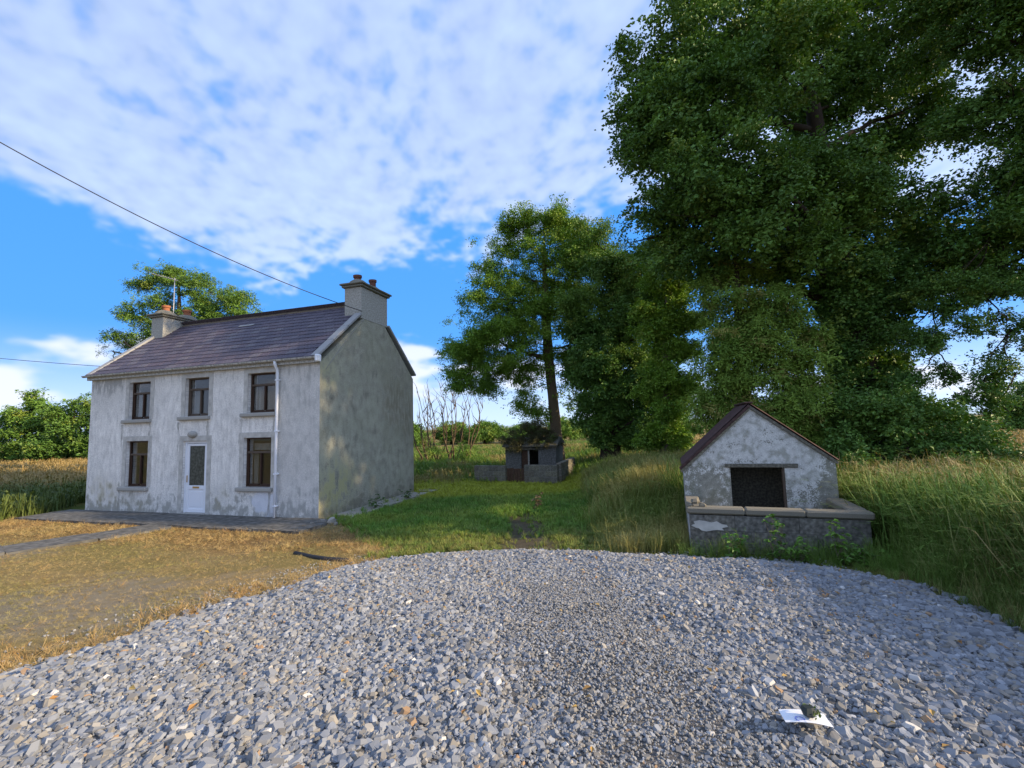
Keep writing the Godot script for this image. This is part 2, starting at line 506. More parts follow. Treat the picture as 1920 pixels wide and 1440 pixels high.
func soil_color(x: float, z: float) -> Color:
	var n := patch_noise.get_noise_2d(x, z)
	var f := fine_noise.get_noise_2d(x, z)
	var m := patch_noise.get_noise_2d(x * 0.5 + 40.0, z * 0.5)
	var green := Color(0.10, 0.14, 0.035).lerp(Color(0.20, 0.17, 0.06), clampf(0.4 + n * 0.9, 0, 1))
	var dry := Color(0.40, 0.295, 0.14).lerp(Color(0.31, 0.25, 0.10), clampf(0.5 + n * 1.6, 0, 1))
	dry = dry.lerp(Color(0.34, 0.30, 0.235), clampf(m * 2.2 + f * 0.8 + 0.1, 0.0, 0.8))
	dry = dry.lerp(Color(0.22, 0.16, 0.08), clampf(f * 1.4 - 0.15, 0.0, 0.6))
	var q := house_local(x, z)
	var strip := smoothstep(3.6, 2.4, q.y + n * 0.9) * smoothstep(0.6, 1.4, q.y)
	dry = dry.lerp(Color(0.34, 0.21, 0.085).lerp(Color(0.16, 0.09, 0.04), clampf(0.45 + f * 1.3, 0, 1)), strip * 0.8)
	var field := Color(0.36, 0.265, 0.11).lerp(Color(0.19, 0.19, 0.06), clampf(0.35 + m * 1.4, 0, 1))
	var c := green.lerp(dry, lawn_share(x, z))
	var away := maxf(smoothstep(-44.0, -60.0, z), smoothstep(14.0, 22.0, absf(x)))
	c = c.lerp(field, away)
	# the worn track that runs back from the yard
	var track := smoothstep(0.75, 0.25, absf(x - 0.25 - (z + 9.0) * 0.02 + n * 0.3)) * smoothstep(-13.0, -11.0, z) * smoothstep(-7.5, -8.3, z)
	c = c.lerp(Color(0.15, 0.125, 0.095), track * 0.85)
	var y := yard_depth(x, z)
	c = c.lerp(Color(0.19, 0.185, 0.18), smoothstep(-0.05, 0.1, y))
	return c * (1.0 + 0.25 * f)


func build_ground() -> void:
	var xs := PackedFloat32Array()
	var zs := PackedFloat32Array()
	var v := -420.0
	while v < 420.0:
		xs.append(v)
		var off := maxf(maxf(-15.0 - v, v - 9.0), 0.0)
		v += 0.13 + off * 0.13
	xs.append(420.0)
	v = -600.0
	while v < 60.0:
		zs.append(v)
		var off := maxf(maxf(-21.0 - v, v + 2.0), 0.0)
		v += 0.13 + off * 0.13
	zs.append(60.0)
	var verts := PackedVector3Array()
	var cols := PackedColorArray()
	var idx := PackedInt32Array()
	for z in zs:
		for x in xs:
			var h := ground_at(x, z)
			verts.append(Vector3(x, h, z))
			cols.append(soil_color(x, z))
	var nx := xs.size()
	for j in zs.size() - 1:
		for i in nx - 1:
			var a := j * nx + i
			idx.append_array([a, a + 1, a + nx, a + 1, a + nx + 1, a + nx])
	var arr := []
	arr.resize(Mesh.ARRAY_MAX)
	arr[Mesh.ARRAY_VERTEX] = verts
	arr[Mesh.ARRAY_COLOR] = cols
	arr[Mesh.ARRAY_INDEX] = idx
	var am := ArrayMesh.new()
	am.add_surface_from_arrays(Mesh.PRIMITIVE_TRIANGLES, arr)
	var st := SurfaceTool.new()
	st.create_from(am, 0)
	st.generate_normals()
	var m := mat("soil", Color.WHITE, 1.0, M.grit, 2.3, 2.0, M.bumps)
	m.vertex_color_use_as_albedo = true
	m.metallic_specular = 0.1
	var o := piece("ground", st.commit(), m)
	tag(o, "", "", "", "structure")


func flat_slab(outline: Array, top: float, thick: float) -> ArrayMesh:   # outline anticlockwise from above: (x, z)
	var st := begin()
	var n := outline.size()
	for i in range(1, n - 1):
		tri(st, Vector3(outline[0].x, top, outline[0].y), Vector3(outline[i].x, top, outline[i].y), Vector3(outline[i + 1].x, top, outline[i + 1].y))
	for i in n:
		var a: Vector2 = outline[i]
		var b: Vector2 = outline[(i + 1) % n]
		quad(st, Vector3(a.x, top - thick, a.y), Vector3(b.x, top - thick, b.y), Vector3(b.x, top, b.y), Vector3(a.x, top, a.y))
	return done(st)


func build_paths() -> void:
	var root := Node3D.new()
	root.name = "front_path"
	root.position = HOUSE_AT
	root.rotation_degrees.y = HOUSE_TURN
	tag(root, "", "", "", "structure")
	add_child(root)
	# cast slabs along the house front, with joints
	var x := -9.55
	var k := 0
	for w in [2.3, 2.0, 2.4, 2.1, 1.4]:
		var deep := 1.35 + 0.05 * sin(k * 2.3)
		piece("slab", flat_slab([Vector2(x, deep), Vector2(x + w - 0.012, deep + 0.04), Vector2(x + w - 0.012, 0.0), Vector2(x, 0.0)], 0.055 + 0.006 * sin(k * 1.7), 0.3), M.path, root)
		x += w
		k += 1
	var side := Node3D.new()
	side.name = "garden_path"
	tag(side, "", "", "", "structure")
	add_child(side)
	# the path that leaves the door pad towards the left
	var pts := [Vector2(-8.98, -11.9), Vector2(-9.75, -10.75), Vector2(-10.6, -9.65), Vector2(-11.6, -8.4), Vector2(-12.8, -6.9)]
	for i in pts.size() - 1:
		var a: Vector2 = pts[i]
		var b: Vector2 = pts[i + 1]
		var nrm := (b - a).orthogonal().normalized() * 0.5
		var h := maxf(land(a.x, a.y), land(b.x, b.y)) + 0.05
		a += (b - a).normalized() * 0.008
		var o := piece("slab", flat_slab([a - nrm, a + nrm, b + nrm, b - nrm], h, 0.3), M.path, side)
		o.position.y = 0.0
	var gable := Node3D.new()
	gable.name = "gable_path"
	gable.position = HOUSE_AT
	gable.rotation_degrees.y = HOUSE_TURN
	tag(gable, "", "", "", "structure")
	add_child(gable)
	var z := -0.35
	for l in [1.5, 1.2, 1.5]:
		piece("slab", flat_slab([Vector2(0.16, z), Vector2(0.86 + 0.05 * sin(z * 3.0), z), Vector2(0.86, z - l + 0.02), Vector2(0.16, z - l + 0.02)], 0.09 + 0.012 * sin(z * 5.0), 0.35), M.slab, gable)
		z -= l
	piece("slab", flat_slab([Vector2(0.2, -4.75), Vector2(0.9, -4.7), Vector2(0.95, -5.3), Vector2(0.25, -5.35)], 0.10, 0.35), M.slab, gable)


# ------------------------------------------------------------------ house
func noise_bytes(w: int, h: int, freq: float, sd: int, oct := 4, stretch := 1.0) -> PackedByteArray:
	var n := FastNoiseLite.new()
	n.seed = sd
	n.frequency = freq
	n.fractal_octaves = oct
	var im := n.get_image(int(w * stretch), h, false, false, true)
	im.convert(Image.FORMAT_L8)
	if stretch != 1.0: im.resize(w, h, Image.INTERPOLATE_BILINEAR)
	return im.get_data()


func blob(x: float, y: float, cx: float, cy: float, rx: float, ry: float) -> float:
	var a := (x - cx) / rx
	var b := (y - cy) / ry
	var q := a * a + b * b
	return exp(-q) if q < 5.0 else 0.0


# stained pebble dash on the front: u runs from the far (left) end to the near corner, v downwards from the eave
func front_stains() -> ImageTexture:
	var w := 896
	var h := 448
	var fine := noise_bytes(w, h, 0.23, 71, 2)
	var mid := noise_bytes(w, h, 0.028, 72, 5)
	var run := noise_bytes(w, h, 0.017, 73, 5, 4.0)
	var big := noise_bytes(w, h, 0.0085, 74, 3)
	var out := PackedByteArray()
	out.resize(w * h * 3)
	for j in h:
		var y := 4.4 - 4.7 * (j + 0.5) / h        # metres above the ground
		for i in w:
			var x := -W + W * (i + 0.5) / w
			var k := j * w + i
			var f := fine[k] / 255.0
			var m := mid[k] / 255.0 - 0.5
			var r := run[k] / 255.0 - 0.5
			var b := big[k] / 255.0 - 0.5
			var g := 0.75 + m * 0.18 + r * 0.27 + b * 0.12 + (f - 0.5) * 0.40
			var c := Vector3(g * 1.02, g * 0.985, g * 0.92)
			# dark algae in runs below the eave at the far end
			var top := clampf(blob(x, y, -8.1, 4.15, 0.7, 0.45) * (1.4 + r * 5.0 + m * 3.0), 0.0, 1.0)
			c = c.lerp(Vector3(0.26, 0.26, 0.25), top * 0.7)
			# thin dark runs from under the gutter
			var drip := clampf((r * 2.4 + m * 0.6 - 0.18) * 2.0, 0.0, 1.0) * clampf((y - 2.9 - b * 1.5) / 1.2, 0.0, 1.0)
			c = c.lerp(Vector3(0.34, 0.335, 0.31), drip * 0.5)
			# damp, lichened foot of the wall
			var foot := clampf((0.5 + m * 1.3 + r * 0.9 - y) * 2.2, 0.0, 1.0)
			c = c.lerp(Vector3(0.27, 0.265, 0.235), foot * 0.75)
			var ochre := clampf((blob(x, y, -8.1, 0.62, 0.62, 0.42) + 0.5 * blob(x, y, -3.3, 0.5, 0.4, 0.4) + 0.4 * blob(x, y, -6.7, 0.25, 0.8, 0.3)) * (0.8 + m * 2.4 + (f - 0.5) * 1.6), 0.0, 1.0)
			c = c.lerp(Vector3(0.33, 0.28, 0.13), ochre * 0.5)
			# fresh whitewash near the downpipe, and the greyer panel past it
			var wash := clampf((blob(x, y, -1.75, 0.45, 0.42, 0.35) * 1.6 + m * 1.2 - 0.45) * 2.5, 0.0, 1.0)
			c = c.lerp(Vector3(0.72, 0.74, 0.80), wash * 0.8)
			var grey := smoothstep(-1.42, -1.28, x) * clampf(0.55 + m * 1.0 + r, 0.0, 1.0)
			c = c.lerp(Vector3(0.40, 0.395, 0.37), grey * 0.75)
			# dark runs below the ends of the sills
			for s in [[-7.36, 2.7], [-6.2, 2.7], [-5.0, 2.7], [-3.87, 2.7], [-2.66, 2.72], [-1.5, 2.72], [-7.38, 0.66], [-1.6, 0.7]]:
				if y < s[1] and absf(x - s[0]) < 0.14:
					var q: float = clampf(1.0 - absf(x - s[0] + r * 0.14) / 0.055, 0.0, 1.0) * exp(-(s[1] - y) / 0.9) * (1.0 + r * 2.2)
					c = c.lerp(Vector3(0.30, 0.29, 0.26), clampf(q, 0.0, 0.85))
			out[k * 3] = to_byte[clampi(int(c.x * 1023.0), 0, 1023)]
			out[k * 3 + 1] = to_byte[clampi(int(c.y * 1023.0), 0, 1023)]
			out[k * 3 + 2] = to_byte[clampi(int(c.z * 1023.0), 0, 1023)]
	return ImageTexture.create_from_image(Image.create_from_data(w, h, false, Image.FORMAT_RGB8, out))


# algae and lichen on the gable: u from the near corner to the rear, v down from the ridge
func gable_stains() -> ImageTexture:
	var w := 560
	var h := 760
	var fine := noise_bytes(w, h, 0.2, 81, 2)
	var mid := noise_bytes(w, h, 0.022, 82, 5)
	var run := noise_bytes(w, h, 0.017, 83, 5, 3.0)
	var big := noise_bytes(w, h, 0.0065, 84, 3)
	var out := PackedByteArray()
	out.resize(w * h * 3)
	for j in h:
		var y := 6.6 - 6.9 * (j + 0.5) / h
		for i in w:
			var t := D * (i + 0.5) / w
			var k := j * w + i
			var f := fine[k] / 255.0
			var m := mid[k] / 255.0 - 0.5
			var r := run[k] / 255.0 - 0.5
			var b := big[k] / 255.0 - 0.5
			var g := 0.36 + m * 0.15 + r * 0.16 + b * 0.12 + (f - 0.5) * 0.16
			var c := Vector3(g * 1.13, g * 1.08, g * 0.86)
			var algae := clampf(0.35 + b * 1.8 + r * 1.2 + smoothstep(3.0, 4.6, y + m) * 0.35, 0.0, 1.0)
			c = c.lerp(Vector3(0.20, 0.205, 0.135) * (0.85 + f * 0.3), algae * 0.42)
			# pale washed render showing through
			var pale := clampf((blob(t, y, 0.45, 1.3, 0.75, 1.3) + 0.8 * blob(t, y, 0.5, 4.0, 0.5, 0.5) + 0.55 * blob(t, y, 2.6, 2.9, 0.8, 0.7) + 0.5 * blob(t, y, 4.0, 1.2, 0.9, 1.0)) * (0.8 + m * 2.0 + r * 1.8 + (f - 0.5) * 0.6), 0.0, 1.0)
			c = c.lerp(Vector3(0.46, 0.445, 0.35) * (0.9 + f * 0.2), pale * 0.8)
			var yellow := clampf((blob(t, y, 0.75, 0.75, 0.65, 0.7) + 0.6 * blob(t, y, 0.2, 0.35, 0.35, 0.5) + 0.45 * blob(t, y, 0.35, 3.9, 0.45, 0.5)) * (0.8 + m * 2.2 + r * 1.6 + (f - 0.5) * 0.8), 0.0, 1.0)
			c = c.lerp(Vector3(0.46, 0.42, 0.17), yellow * 0.6)
			var brown := clampf((blob(t, y, 3.6, 3.2, 0.7, 0.9) + 0.7 * blob(t, y, 4.6, 2.6, 0.5, 1.0)) * (0.5 + r * 3.0 + m), 0.0, 1.0)
			c = c.lerp(Vector3(0.20, 0.165, 0.115), brown * 0.6)
			var foot := clampf((0.35 + m * 1.4 - y) * 2.4, 0.0, 1.0)
			c = c.lerp(Vector3(0.16, 0.15, 0.11), foot * 0.6)
			out[k * 3] = to_byte[clampi(int(c.x * 1023.0), 0, 1023)]
			out[k * 3 + 1] = to_byte[clampi(int(c.y * 1023.0), 0, 1023)]
			out[k * 3 + 2] = to_byte[clampi(int(c.z * 1023.0), 0, 1023)]
	return ImageTexture.create_from_image(Image.create_from_data(w, h, false, Image.FORMAT_RGB8, out))


func dash(called: String, tex: Texture2D, relief: float, sd: int) -> StandardMaterial3D:
	var m := StandardMaterial3D.new()
	m.resource_name = called
	m.albedo_texture = tex
	m.roughness = 0.97
	m.metallic_specular = 0.15
	m.heightmap_enabled = true
	m.heightmap_scale = relief
	m.heightmap_texture = speckle(0.22, 0.0, 1.0, sd, 1024, 3)
	return m


func uvq(st: SurfaceTool, p: Array, uv: Array) -> void:    # anticlockwise from outside
	for k in [0, 2, 1, 0, 3, 2]:
		st.set_uv(uv[k])
		st.add_vertex(p[k])


# an upright wall in the plane z, with openings [x0, x1, y0, y1] and their reveals
func wall_with_openings(x0: float, x1: float, y0: float, y1: float, z: float, thick: float, holes: Array, uv_of: Callable) -> ArrayMesh:
	var st := begin()
	var xs := [x0, x1]
	var ys := [y0, y1]
	for h in holes:
		xs += [h[0], h[1]]
		ys += [h[2], h[3]]
	xs.sort()
	ys.sort()
	for i in xs.size() - 1:
		for j in ys.size() - 1:
			if xs[i + 1] - xs[i] < 0.001 or ys[j + 1] - ys[j] < 0.001: continue
			var mx: float = (xs[i] + xs[i + 1]) / 2.0
			var my: float = (ys[j] + ys[j + 1]) / 2.0
			var open := false
			for h in holes:
				if mx > h[0] and mx < h[1] and my > h[2] and my < h[3]: open = true
			if open: continue
			var f := [Vector3(xs[i], ys[j], z), Vector3(xs[i + 1], ys[j], z), Vector3(xs[i + 1], ys[j + 1], z), Vector3(xs[i], ys[j + 1], z)]
			uvq(st, f, f.map(uv_of))
			var b := [Vector3(xs[i + 1], ys[j], z - thick), Vector3(xs[i], ys[j], z - thick), Vector3(xs[i], ys[j + 1], z - thick), Vector3(xs[i + 1], ys[j + 1], z - thick)]
			uvq(st, b, b.map(uv_of))
	for h in holes:
		var c := [Vector2(h[0], h[2]), Vector2(h[1], h[2]), Vector2(h[1], h[3]), Vector2(h[0], h[3])]
		for k in 4:
			var a: Vector2 = c[k]
			var b: Vector2 = c[(k + 1) % 4]
			var q := [Vector3(a.x, a.y, z), Vector3(a.x, a.y, z - thick), Vector3(b.x, b.y, z - thick), Vector3(b.x, b.y, z)]
			q.reverse()
			uvq(st, q, q.map(uv_of))
	var o := [Vector2(x0, y0), Vector2(x1, y0), Vector2(x1, y1), Vector2(x0, y1)]
	for k in 4:
		var a: Vector2 = o[k]
		var b: Vector2 = o[(k + 1) % 4]
		var q := [Vector3(a.x, a.y, z), Vector3(a.x, a.y, z - thick), Vector3(b.x, b.y, z - thick), Vector3(b.x, b.y, z)]
		uvq(st, q, q.map(uv_of))
	return done(st)


# a gable wall across x with its outline (z, y), anticlockwise as seen from +x
func gable_mesh(outline: Array, x: float, thick: float, uv_of: Callable) -> ArrayMesh:
	var st := begin()
	var n := outline.size()
	for i in range(1, n - 1):
		var f := [outline[0], outline[i], outline[i + 1]].map(func(p: Vector2) -> Vector3: return Vector3(x, p.y, p.x))
		for k in [0, 2, 1]:
			st.set_uv(uv_of.call(f[k]))
			st.add_vertex(f[k])
		for k in [0, 1, 2]:
			st.set_uv(uv_of.call(f[k]))
			st.add_vertex(f[k] - Vector3(thick, 0, 0))
	for i in n:
		var a: Vector2 = outline[i]
		var b: Vector2 = outline[(i + 1) % n]
		var q := [Vector3(x, a.y, a.x), Vector3(x - thick, a.y, a.x), Vector3(x - thick, b.y, b.x), Vector3(x, b.y, b.x)]
		uvq(st, q, q.map(uv_of))
	return done(st)


func window(house: Node3D, x0: float, x1: float, y0: float, y1: float, curtains: Array, timber: Material) -> void:
	var z := -0.13
	var w := Node3D.new()
	w.name = "window"
	w.position = Vector3((x0 + x1) / 2.0, y0, 0)
	house.add_child(w, true)
	var hw := (x1 - x0) / 2.0
	var h := y1 - y0
	var t := 0.045
	var tr := h * 0.70
	var st := begin()
	cbox(st, Vector3(-hw + t / 2, h / 2, z), Vector3(t, h - 0.004, 0.07), 0.006)
	cbox(st, Vector3(hw - t / 2, h / 2, z), Vector3(t, h - 0.004, 0.07), 0.006)
	cbox(st, Vector3(0, t / 2, z), Vector3(hw * 2 - t * 2, t, 0.07), 0.006)
	cbox(st, Vector3(0, h - t / 2 - 0.002, z), Vector3(hw * 2 - t * 2, t, 0.07), 0.006)
	piece("frame", done(st), timber, w)
	piece("transom", box_mesh(Vector3(0, tr, z + 0.008), Vector3(hw * 2 - t * 2, 0.06, 0.08), 0.008), M.brown_pale, w)
	piece("mullion", box_mesh(Vector3(0.02, (tr + t) / 2, z + 0.004), Vector3(0.045, tr - t - 0.06, 0.075), 0.008), timber, w)
	st = begin()
	for s in [-1.0, 1.0]:      # inner rails of the two casements
		cbox(st, Vector3(s * (hw - t - 0.018), (tr + t) / 2, z - 0.006), Vector3(0.03, tr - t - 0.062, 0.05), 0.004)
		cbox(st, Vector3(s * (hw - t) / 2, t + 0.02, z - 0.006), Vector3(hw - t - 0.10, 0.035, 0.05), 0.004)
	piece("casement_rail", done(st), timber, w)
	for p in [[-(hw - t) / 2.0, (tr + t) / 2.0, hw - t, tr - t], [(hw - t) / 2.0, (tr + t) / 2.0, hw - t, tr - t], [0.0, (tr + h - t) / 2.0, (hw - t) * 2.0, h - t - tr]]:
		piece("pane", box_mesh(Vector3(p[0], p[1], z - 0.008), Vector3(p[2], p[3], 0.004)), M.glass, w)
	# thick sill that sails past the opening
	piece("sill", box_mesh(Vector3(-0.06, -0.055, 0.02), Vector3(hw * 2 + 0.28, 0.11, 0.16), 0.02), M.sill, w)
	for c in curtains:
		var cs := begin(true)
		var n := 16
		for i in n:
			var a: float = lerpf(c[0], c[1], i / float(n)) * hw
			var b: float = lerpf(c[0], c[1], (i + 1) / float(n)) * hw
			var za := z - 0.16 + 0.022 * sin(i * 2.1)
			var zb := z - 0.16 + 0.022 * sin((i + 1) * 2.1)
			quad(cs, Vector3(a, c[2] * h, za), Vector3(b, c[2] * h, zb), Vector3(b, c[3] * h, zb), Vector3(a, c[3] * h, za))
		piece("curtain", done(cs), M.curtain, w)


func chimney(house: Node3D, x0: float, x1: float, z0: float, z1: float, base: float, top: float, pots: Array, render: Material) -> void:
	var cx := (x0 + x1) / 2.0
	var cz := (z0 + z1) / 2.0
	var c := piece("chimney", box_mesh(Vector3(cx, (base + top) / 2.0, cz), Vector3(x1 - x0, top - base, z1 - z0), 0.015), render, house)
	var st := begin()
	cbox(st, Vector3(cx, top + 0.035, cz), Vector3(x1 - x0 + 0.14, 0.07, z1 - z0 + 0.14), 0.02)
	cbox(st, Vector3(cx, top + 0.102, cz), Vector3(x1 - x0 + 0.24, 0.06, z1 - z0 + 0.24), 0.02)
	piece("cap", done(st), M.chimney_cap, c)
	for p in pots:
		# mortar flaunching, then the pot
		var r: float = p[3]
		var f := piece("flaunching", lathe_mesh([Vector2(0, 0), Vector2(r + 0.19, 0), Vector2(r + 0.15, 0.09), Vector2(r + 0.05, 0.17), Vector2(0, 0.18)], 14), M.chimney_cap, c, Vector3(cx, top + 0.13, p[0]))
		f.scale = Vector3(0.95, 1, 1.25)
		var pot := piece("pot", lathe_mesh([Vector2(r * 0.92, 0), Vector2(r * 0.95, p[1] - 0.09), Vector2(r * 1.18, p[1] - 0.07), Vector2(r * 1.2, p[1]), Vector2(r * 0.8, p[1]), Vector2(r * 0.75, p[1] - 0.15), Vector2(0, p[1] - 0.15)], 18), p[2], c, Vector3(cx + p[4], top + 0.28, p[0]))
		pot.rotation_degrees = Vector3(2.0, 20, 1.5)


func build_house() -> void:
	var house := thing("farmhouse", "two-storey grey rendered farmhouse with slate roof and white front door", "house", HOUSE_AT, HOUSE_TURN)
	var front := dash("front_pebble_dash", front_stains(), 1.6, 90)
	var side := dash("gable_pebble_dash", gable_stains(), 1.2, 91)
	var base := -0.3
	var openings := [[-7.13, -6.22, 2.84, 4.0], [-4.79, -3.87, 2.86, 4.0], [-2.43, -1.47, 2.88, 4.0], [-7.15, -6.22, 0.79, 2.18], [-2.53, -1.57, 0.83, 2.19], [-4.80, -3.87, 0.04, 2.14]]
	var uv_front := func(p: Vector3) -> Vector2: return Vector2((p.x + W) / W, (4.4 - p.y) / 4.7)
	var uv_side := func(p: Vector3) -> Vector2: return Vector2(-p.z / D, (6.6 - p.y) / 6.9)
	piece("front_wall", wall_with_openings(-W, 0.0, base, EAVE, 0.0, 0.32, openings, uv_front), front, house)
	piece("rear_wall", wall_with_openings(-W + 0.002, -0.33, base, EAVE, -D + 0.32, 0.318, [], uv_front), front, house)
	var outline := [Vector2(-0.322, base), Vector2(-D, base), Vector2(-D, EAVE - 0.02), Vector2(-D / 2, RIDGE - 0.10), Vector2(-0.322, EAVE + 0.14)]
	# the near gable keeps its own face right up to the front corner
	var g_out := [Vector2(-0.0025, base), Vector2(-D, base), Vector2(-D, EAVE - 0.04), Vector2(-D / 2, RIDGE - 0.12), Vector2(-0.0025, EAVE - 0.04)]
	piece("gable_wall", gable_mesh(g_out, 0.003, 0.30, uv_side), side, house)
	piece("gable_wall", gable_mesh(outline, -W + 0.303, 0.30, uv_side), side, house)
	for y in [0.0, 2.5, 4.12]:
		piece("floor", box_mesh(Vector3(-W / 2, y, -D / 2), Vector3(W - 0.66, 0.12, D - 0.66)), M.inside, house)
	for x in [-5.4, -3.2]:
		piece("partition", box_mesh(Vector3(x, 2.05, -D / 2), Vector3(0.1, 4.0, D - 0.66)), M.inside, house)
	# smooth plaster bands round the openings
	for o in openings:
		var door: bool = o[2] < 0.5
		var st := begin()
		var b := 0.15
		var bot: float = o[2] - (0.0 if door else 0.0)
		box(st, Vector3(o[0] - b / 2, (bot + o[3] + b) / 2, 0.003), Vector3(b, o[3] + b - bot, 0.014))
		box(st, Vector3(o[1] + b / 2, (bot + o[3] + b) / 2, 0.003), Vector3(b, o[3] + b - bot, 0.014))
		box(st, Vector3((o[0] + o[1]) / 2, o[3] + b / 2, 0.003), Vector3(o[1] - o[0], b, 0.014))
		if not (o[3] > 3.9): piece("plaster_band", done(st), M.plaster, house)
		else:
			st = begin()
			var hh := 0.13
			box(st, Vector3(o[0] - b / 2, (bot + o[3] + hh) / 2, 0.003), Vector3(b, o[3] + hh - bot, 0.014))
			box(st, Vector3(o[1] + b / 2, (bot + o[3] + hh) / 2, 0.003), Vector3(b, o[3] + hh - bot, 0.014))
			box(st, Vector3((o[0] + o[1]) / 2, o[3] + hh / 2, 0.003), Vector3(o[1] - o[0], hh, 0.014))
			piece("plaster_band", done(st), M.plaster, house)
	window(house, -7.13, -6.22, 2.84, 4.0, [[-0.85, -0.45, 0.05, 0.66]], M.brown)
	window(house, -4.79, -3.87, 2.86, 4.0, [[-0.88, -0.42, 0.05, 0.7]], M.brown_pale)
	window(house, -2.43, -1.47, 2.88, 4.0, [[-0.75, -0.62, 0.05, 0.66]], M.brown)
	window(house, -7.15, -6.22, 0.79, 2.18, [[0.3, 0.75, 0.35, 0.58]], M.brown)
	window(house, -2.53, -1.57, 0.83, 2.19, [[-0.82, -0.48, 0.05, 0.68], [-0.85, 0.85, 0.74, 0.88]], M.brown)
	build_door(house)
	# bulkhead lamp over the door
	var lamp := piece("wall_lamp", lathe_mesh([Vector2(0, 0), Vector2(0.12, 0), Vector2(0.12, 0.03), Vector2(0.095, 0.08), Vector2(0.05, 0.11), Vector2(0, 0.12)], 18), M.sill, house, Vector3(-4.42, 2.33, 0.012))
	lamp.rotation_degrees.x = 90
	lamp.scale = Vector3(1.3, 1, 0.85)
	build_roof(house)
	# gutter, fascia, downpipe
	piece("fascia", box_mesh(Vector3(-W / 2, EAVE + 0.03, 0.10), Vector3(W + 0.12, 0.15, 0.025), 0.004), M.gutter, house)
	piece("soffit", box_mesh(Vector3(-W / 2, EAVE - 0.035, 0.045), Vector3(W + 0.10, 0.018, 0.085)), M.gutter, house)
	var gs := begin()
	var prof := []
	for k in 9:
		var a := PI + PI * k / 8.0
		prof.append(Vector2(cos(a) * 0.062, sin(a) * 0.062))
	for k in 8:
		var p: Vector2 = prof[k]
		var q: Vector2 = prof[k + 1]
		var zc := 0.178
		var yc := EAVE + 0.10
		quad(gs, Vector3(-W - 0.12, yc + p.y, zc + p.x), Vector3(-W - 0.12, yc + q.y, zc + q.x), Vector3(0.10, yc + q.y, zc + q.x), Vector3(0.10, yc + p.y, zc + p.x))
		quad(gs, Vector3(0.10, yc + p.y * 0.9, zc + p.x * 0.9), Vector3(0.10, yc + q.y * 0.9, zc + q.x * 0.9), Vector3(-W - 0.12, yc + q.y * 0.9, zc + q.x * 0.9), Vector3(-W - 0.12, yc + p.y * 0.9, zc + p.x * 0.9))
	piece("gutter", done(gs), M.gutter, house)
	piece("gutter_end", box_mesh(Vector3(0.06, EAVE + 0.055, 0.155), Vector3(0.09, 0.19, 0.18), 0.02), M.white, house)
	var px := -1.33
	var pipe := piece("downpipe", tube_mesh([Vector3(px, EAVE + 0.06, 0.178), Vector3(px, EAVE - 0.03, 0.175), Vector3(px, EAVE - 0.16, 0.10), Vector3(px, EAVE - 0.26, 0.075), Vector3(px - 0.01, 2.2, 0.075), Vector3(px - 0.02, 0.02, 0.08)], [0.045, 0.042, 0.036, 0.036, 0.036, 0.036], 12), M.white, house)
	for y in [3.75, 2.35, 1.2, 0.35]:
		piece("pipe_collar", box_mesh(Vector3(px - 0.01, y, 0.06), Vector3(0.11, 0.045, 0.11), 0.01), M.white, pipe)
	# chimneys on both gables
	chimney(house, -0.60, 0.012, -3.27, -1.80, 5.76, 6.78, [[-2.12, 0.20, M.dark_pot, 0.115, -0.05], [-2.85, 0.26, M.dark_pot, 0.11, 0.02]], M.chimney)
	chimney(house, -W - 0.01, -W + 0.58, -3.27, -1.75, 5.2, 6.62, [[-2.05, 0.22, M.terracotta, 0.12, 0.0], [-2.85, 0.24, M.terracotta, 0.13, 0.0]], M.chimney)
	# loose cable looping down the gable
	var pts := []
	for k in 15:
		var u := k / 14.0
		pts.append(Vector3(0.018, 5.75 - 1.75 * pow(u, 1.5), -1.95 + 1.72 * pow(u, 0.55) * u + 0.1 * sin(u * 3.0)))
	var rr := []
	for k in 15: rr.append(0.009)
	piece("wall_cable", tube_mesh(pts, rr, 5), M.sill, house)


func build_door(house: Node3D) -> void:
	var d := Node3D.new()
	d.name = "door"
	d.position = Vector3(-4.335, 0.04, -0.10)
	house.add_child(d, true)
	var st := begin()
	cbox(st, Vector3(-0.43, 1.05, 0), Vector3(0.066, 2.096, 0.08), 0.006)
	cbox(st, Vector3(0.43, 1.05, 0), Vector3(0.066, 2.096, 0.08), 0.006)
	cbox(st, Vector3(0, 2.063, 0), Vector3(0.79, 0.066, 0.08), 0.006)
	piece("frame", done(st), M.white, d)
	st = begin()
	cbox(st, Vector3(-0.345, 1.03, 0.004), Vector3(0.10, 1.98, 0.06), 0.006)
	cbox(st, Vector3(0.345, 1.03, 0.004), Vector3(0.10, 1.98, 0.06), 0.006)
	cbox(st, Vector3(0, 1.985, 0.004), Vector3(0.59, 0.07, 0.06), 0.006)
	cbox(st, Vector3(0, 0.755, 0.004), Vector3(0.59, 0.11, 0.06), 0.006)
	cbox(st, Vector3(0, 0.09, 0.004), Vector3(0.59, 0.10, 0.06), 0.006)
	piece("leaf", done(st), M.white, d)
	piece("panel", box_mesh(Vector3(0, 0.42, 0.0), Vector3(0.588, 0.56, 0.03)), M.white, d)
	piece("panel_moulding", box_mesh(Vector3(0, 0.42, 0.012), Vector3(0.48, 0.45, 0.02), 0.009), M.white, d)
	piece("glazing", box_mesh(Vector3(0, 1.38, 0.0), Vector3(0.588, 1.14, 0.02)), M.door_glass, d)
	piece("letterbox", box_mesh(Vector3(0, 0.755, 0.038), Vector3(0.25, 0.055, 0.012), 0.004), M.brass, d)
	piece("handle", box_mesh(Vector3(-0.345, 1.0, 0.045), Vector3(0.028, 0.20, 0.02), 0.006), M.brass, d)
	piece("threshold", box_mesh(Vector3(0, 0.012, 0.05), Vector3(0.92, 0.05, 0.18), 0.008), M.sill, d)


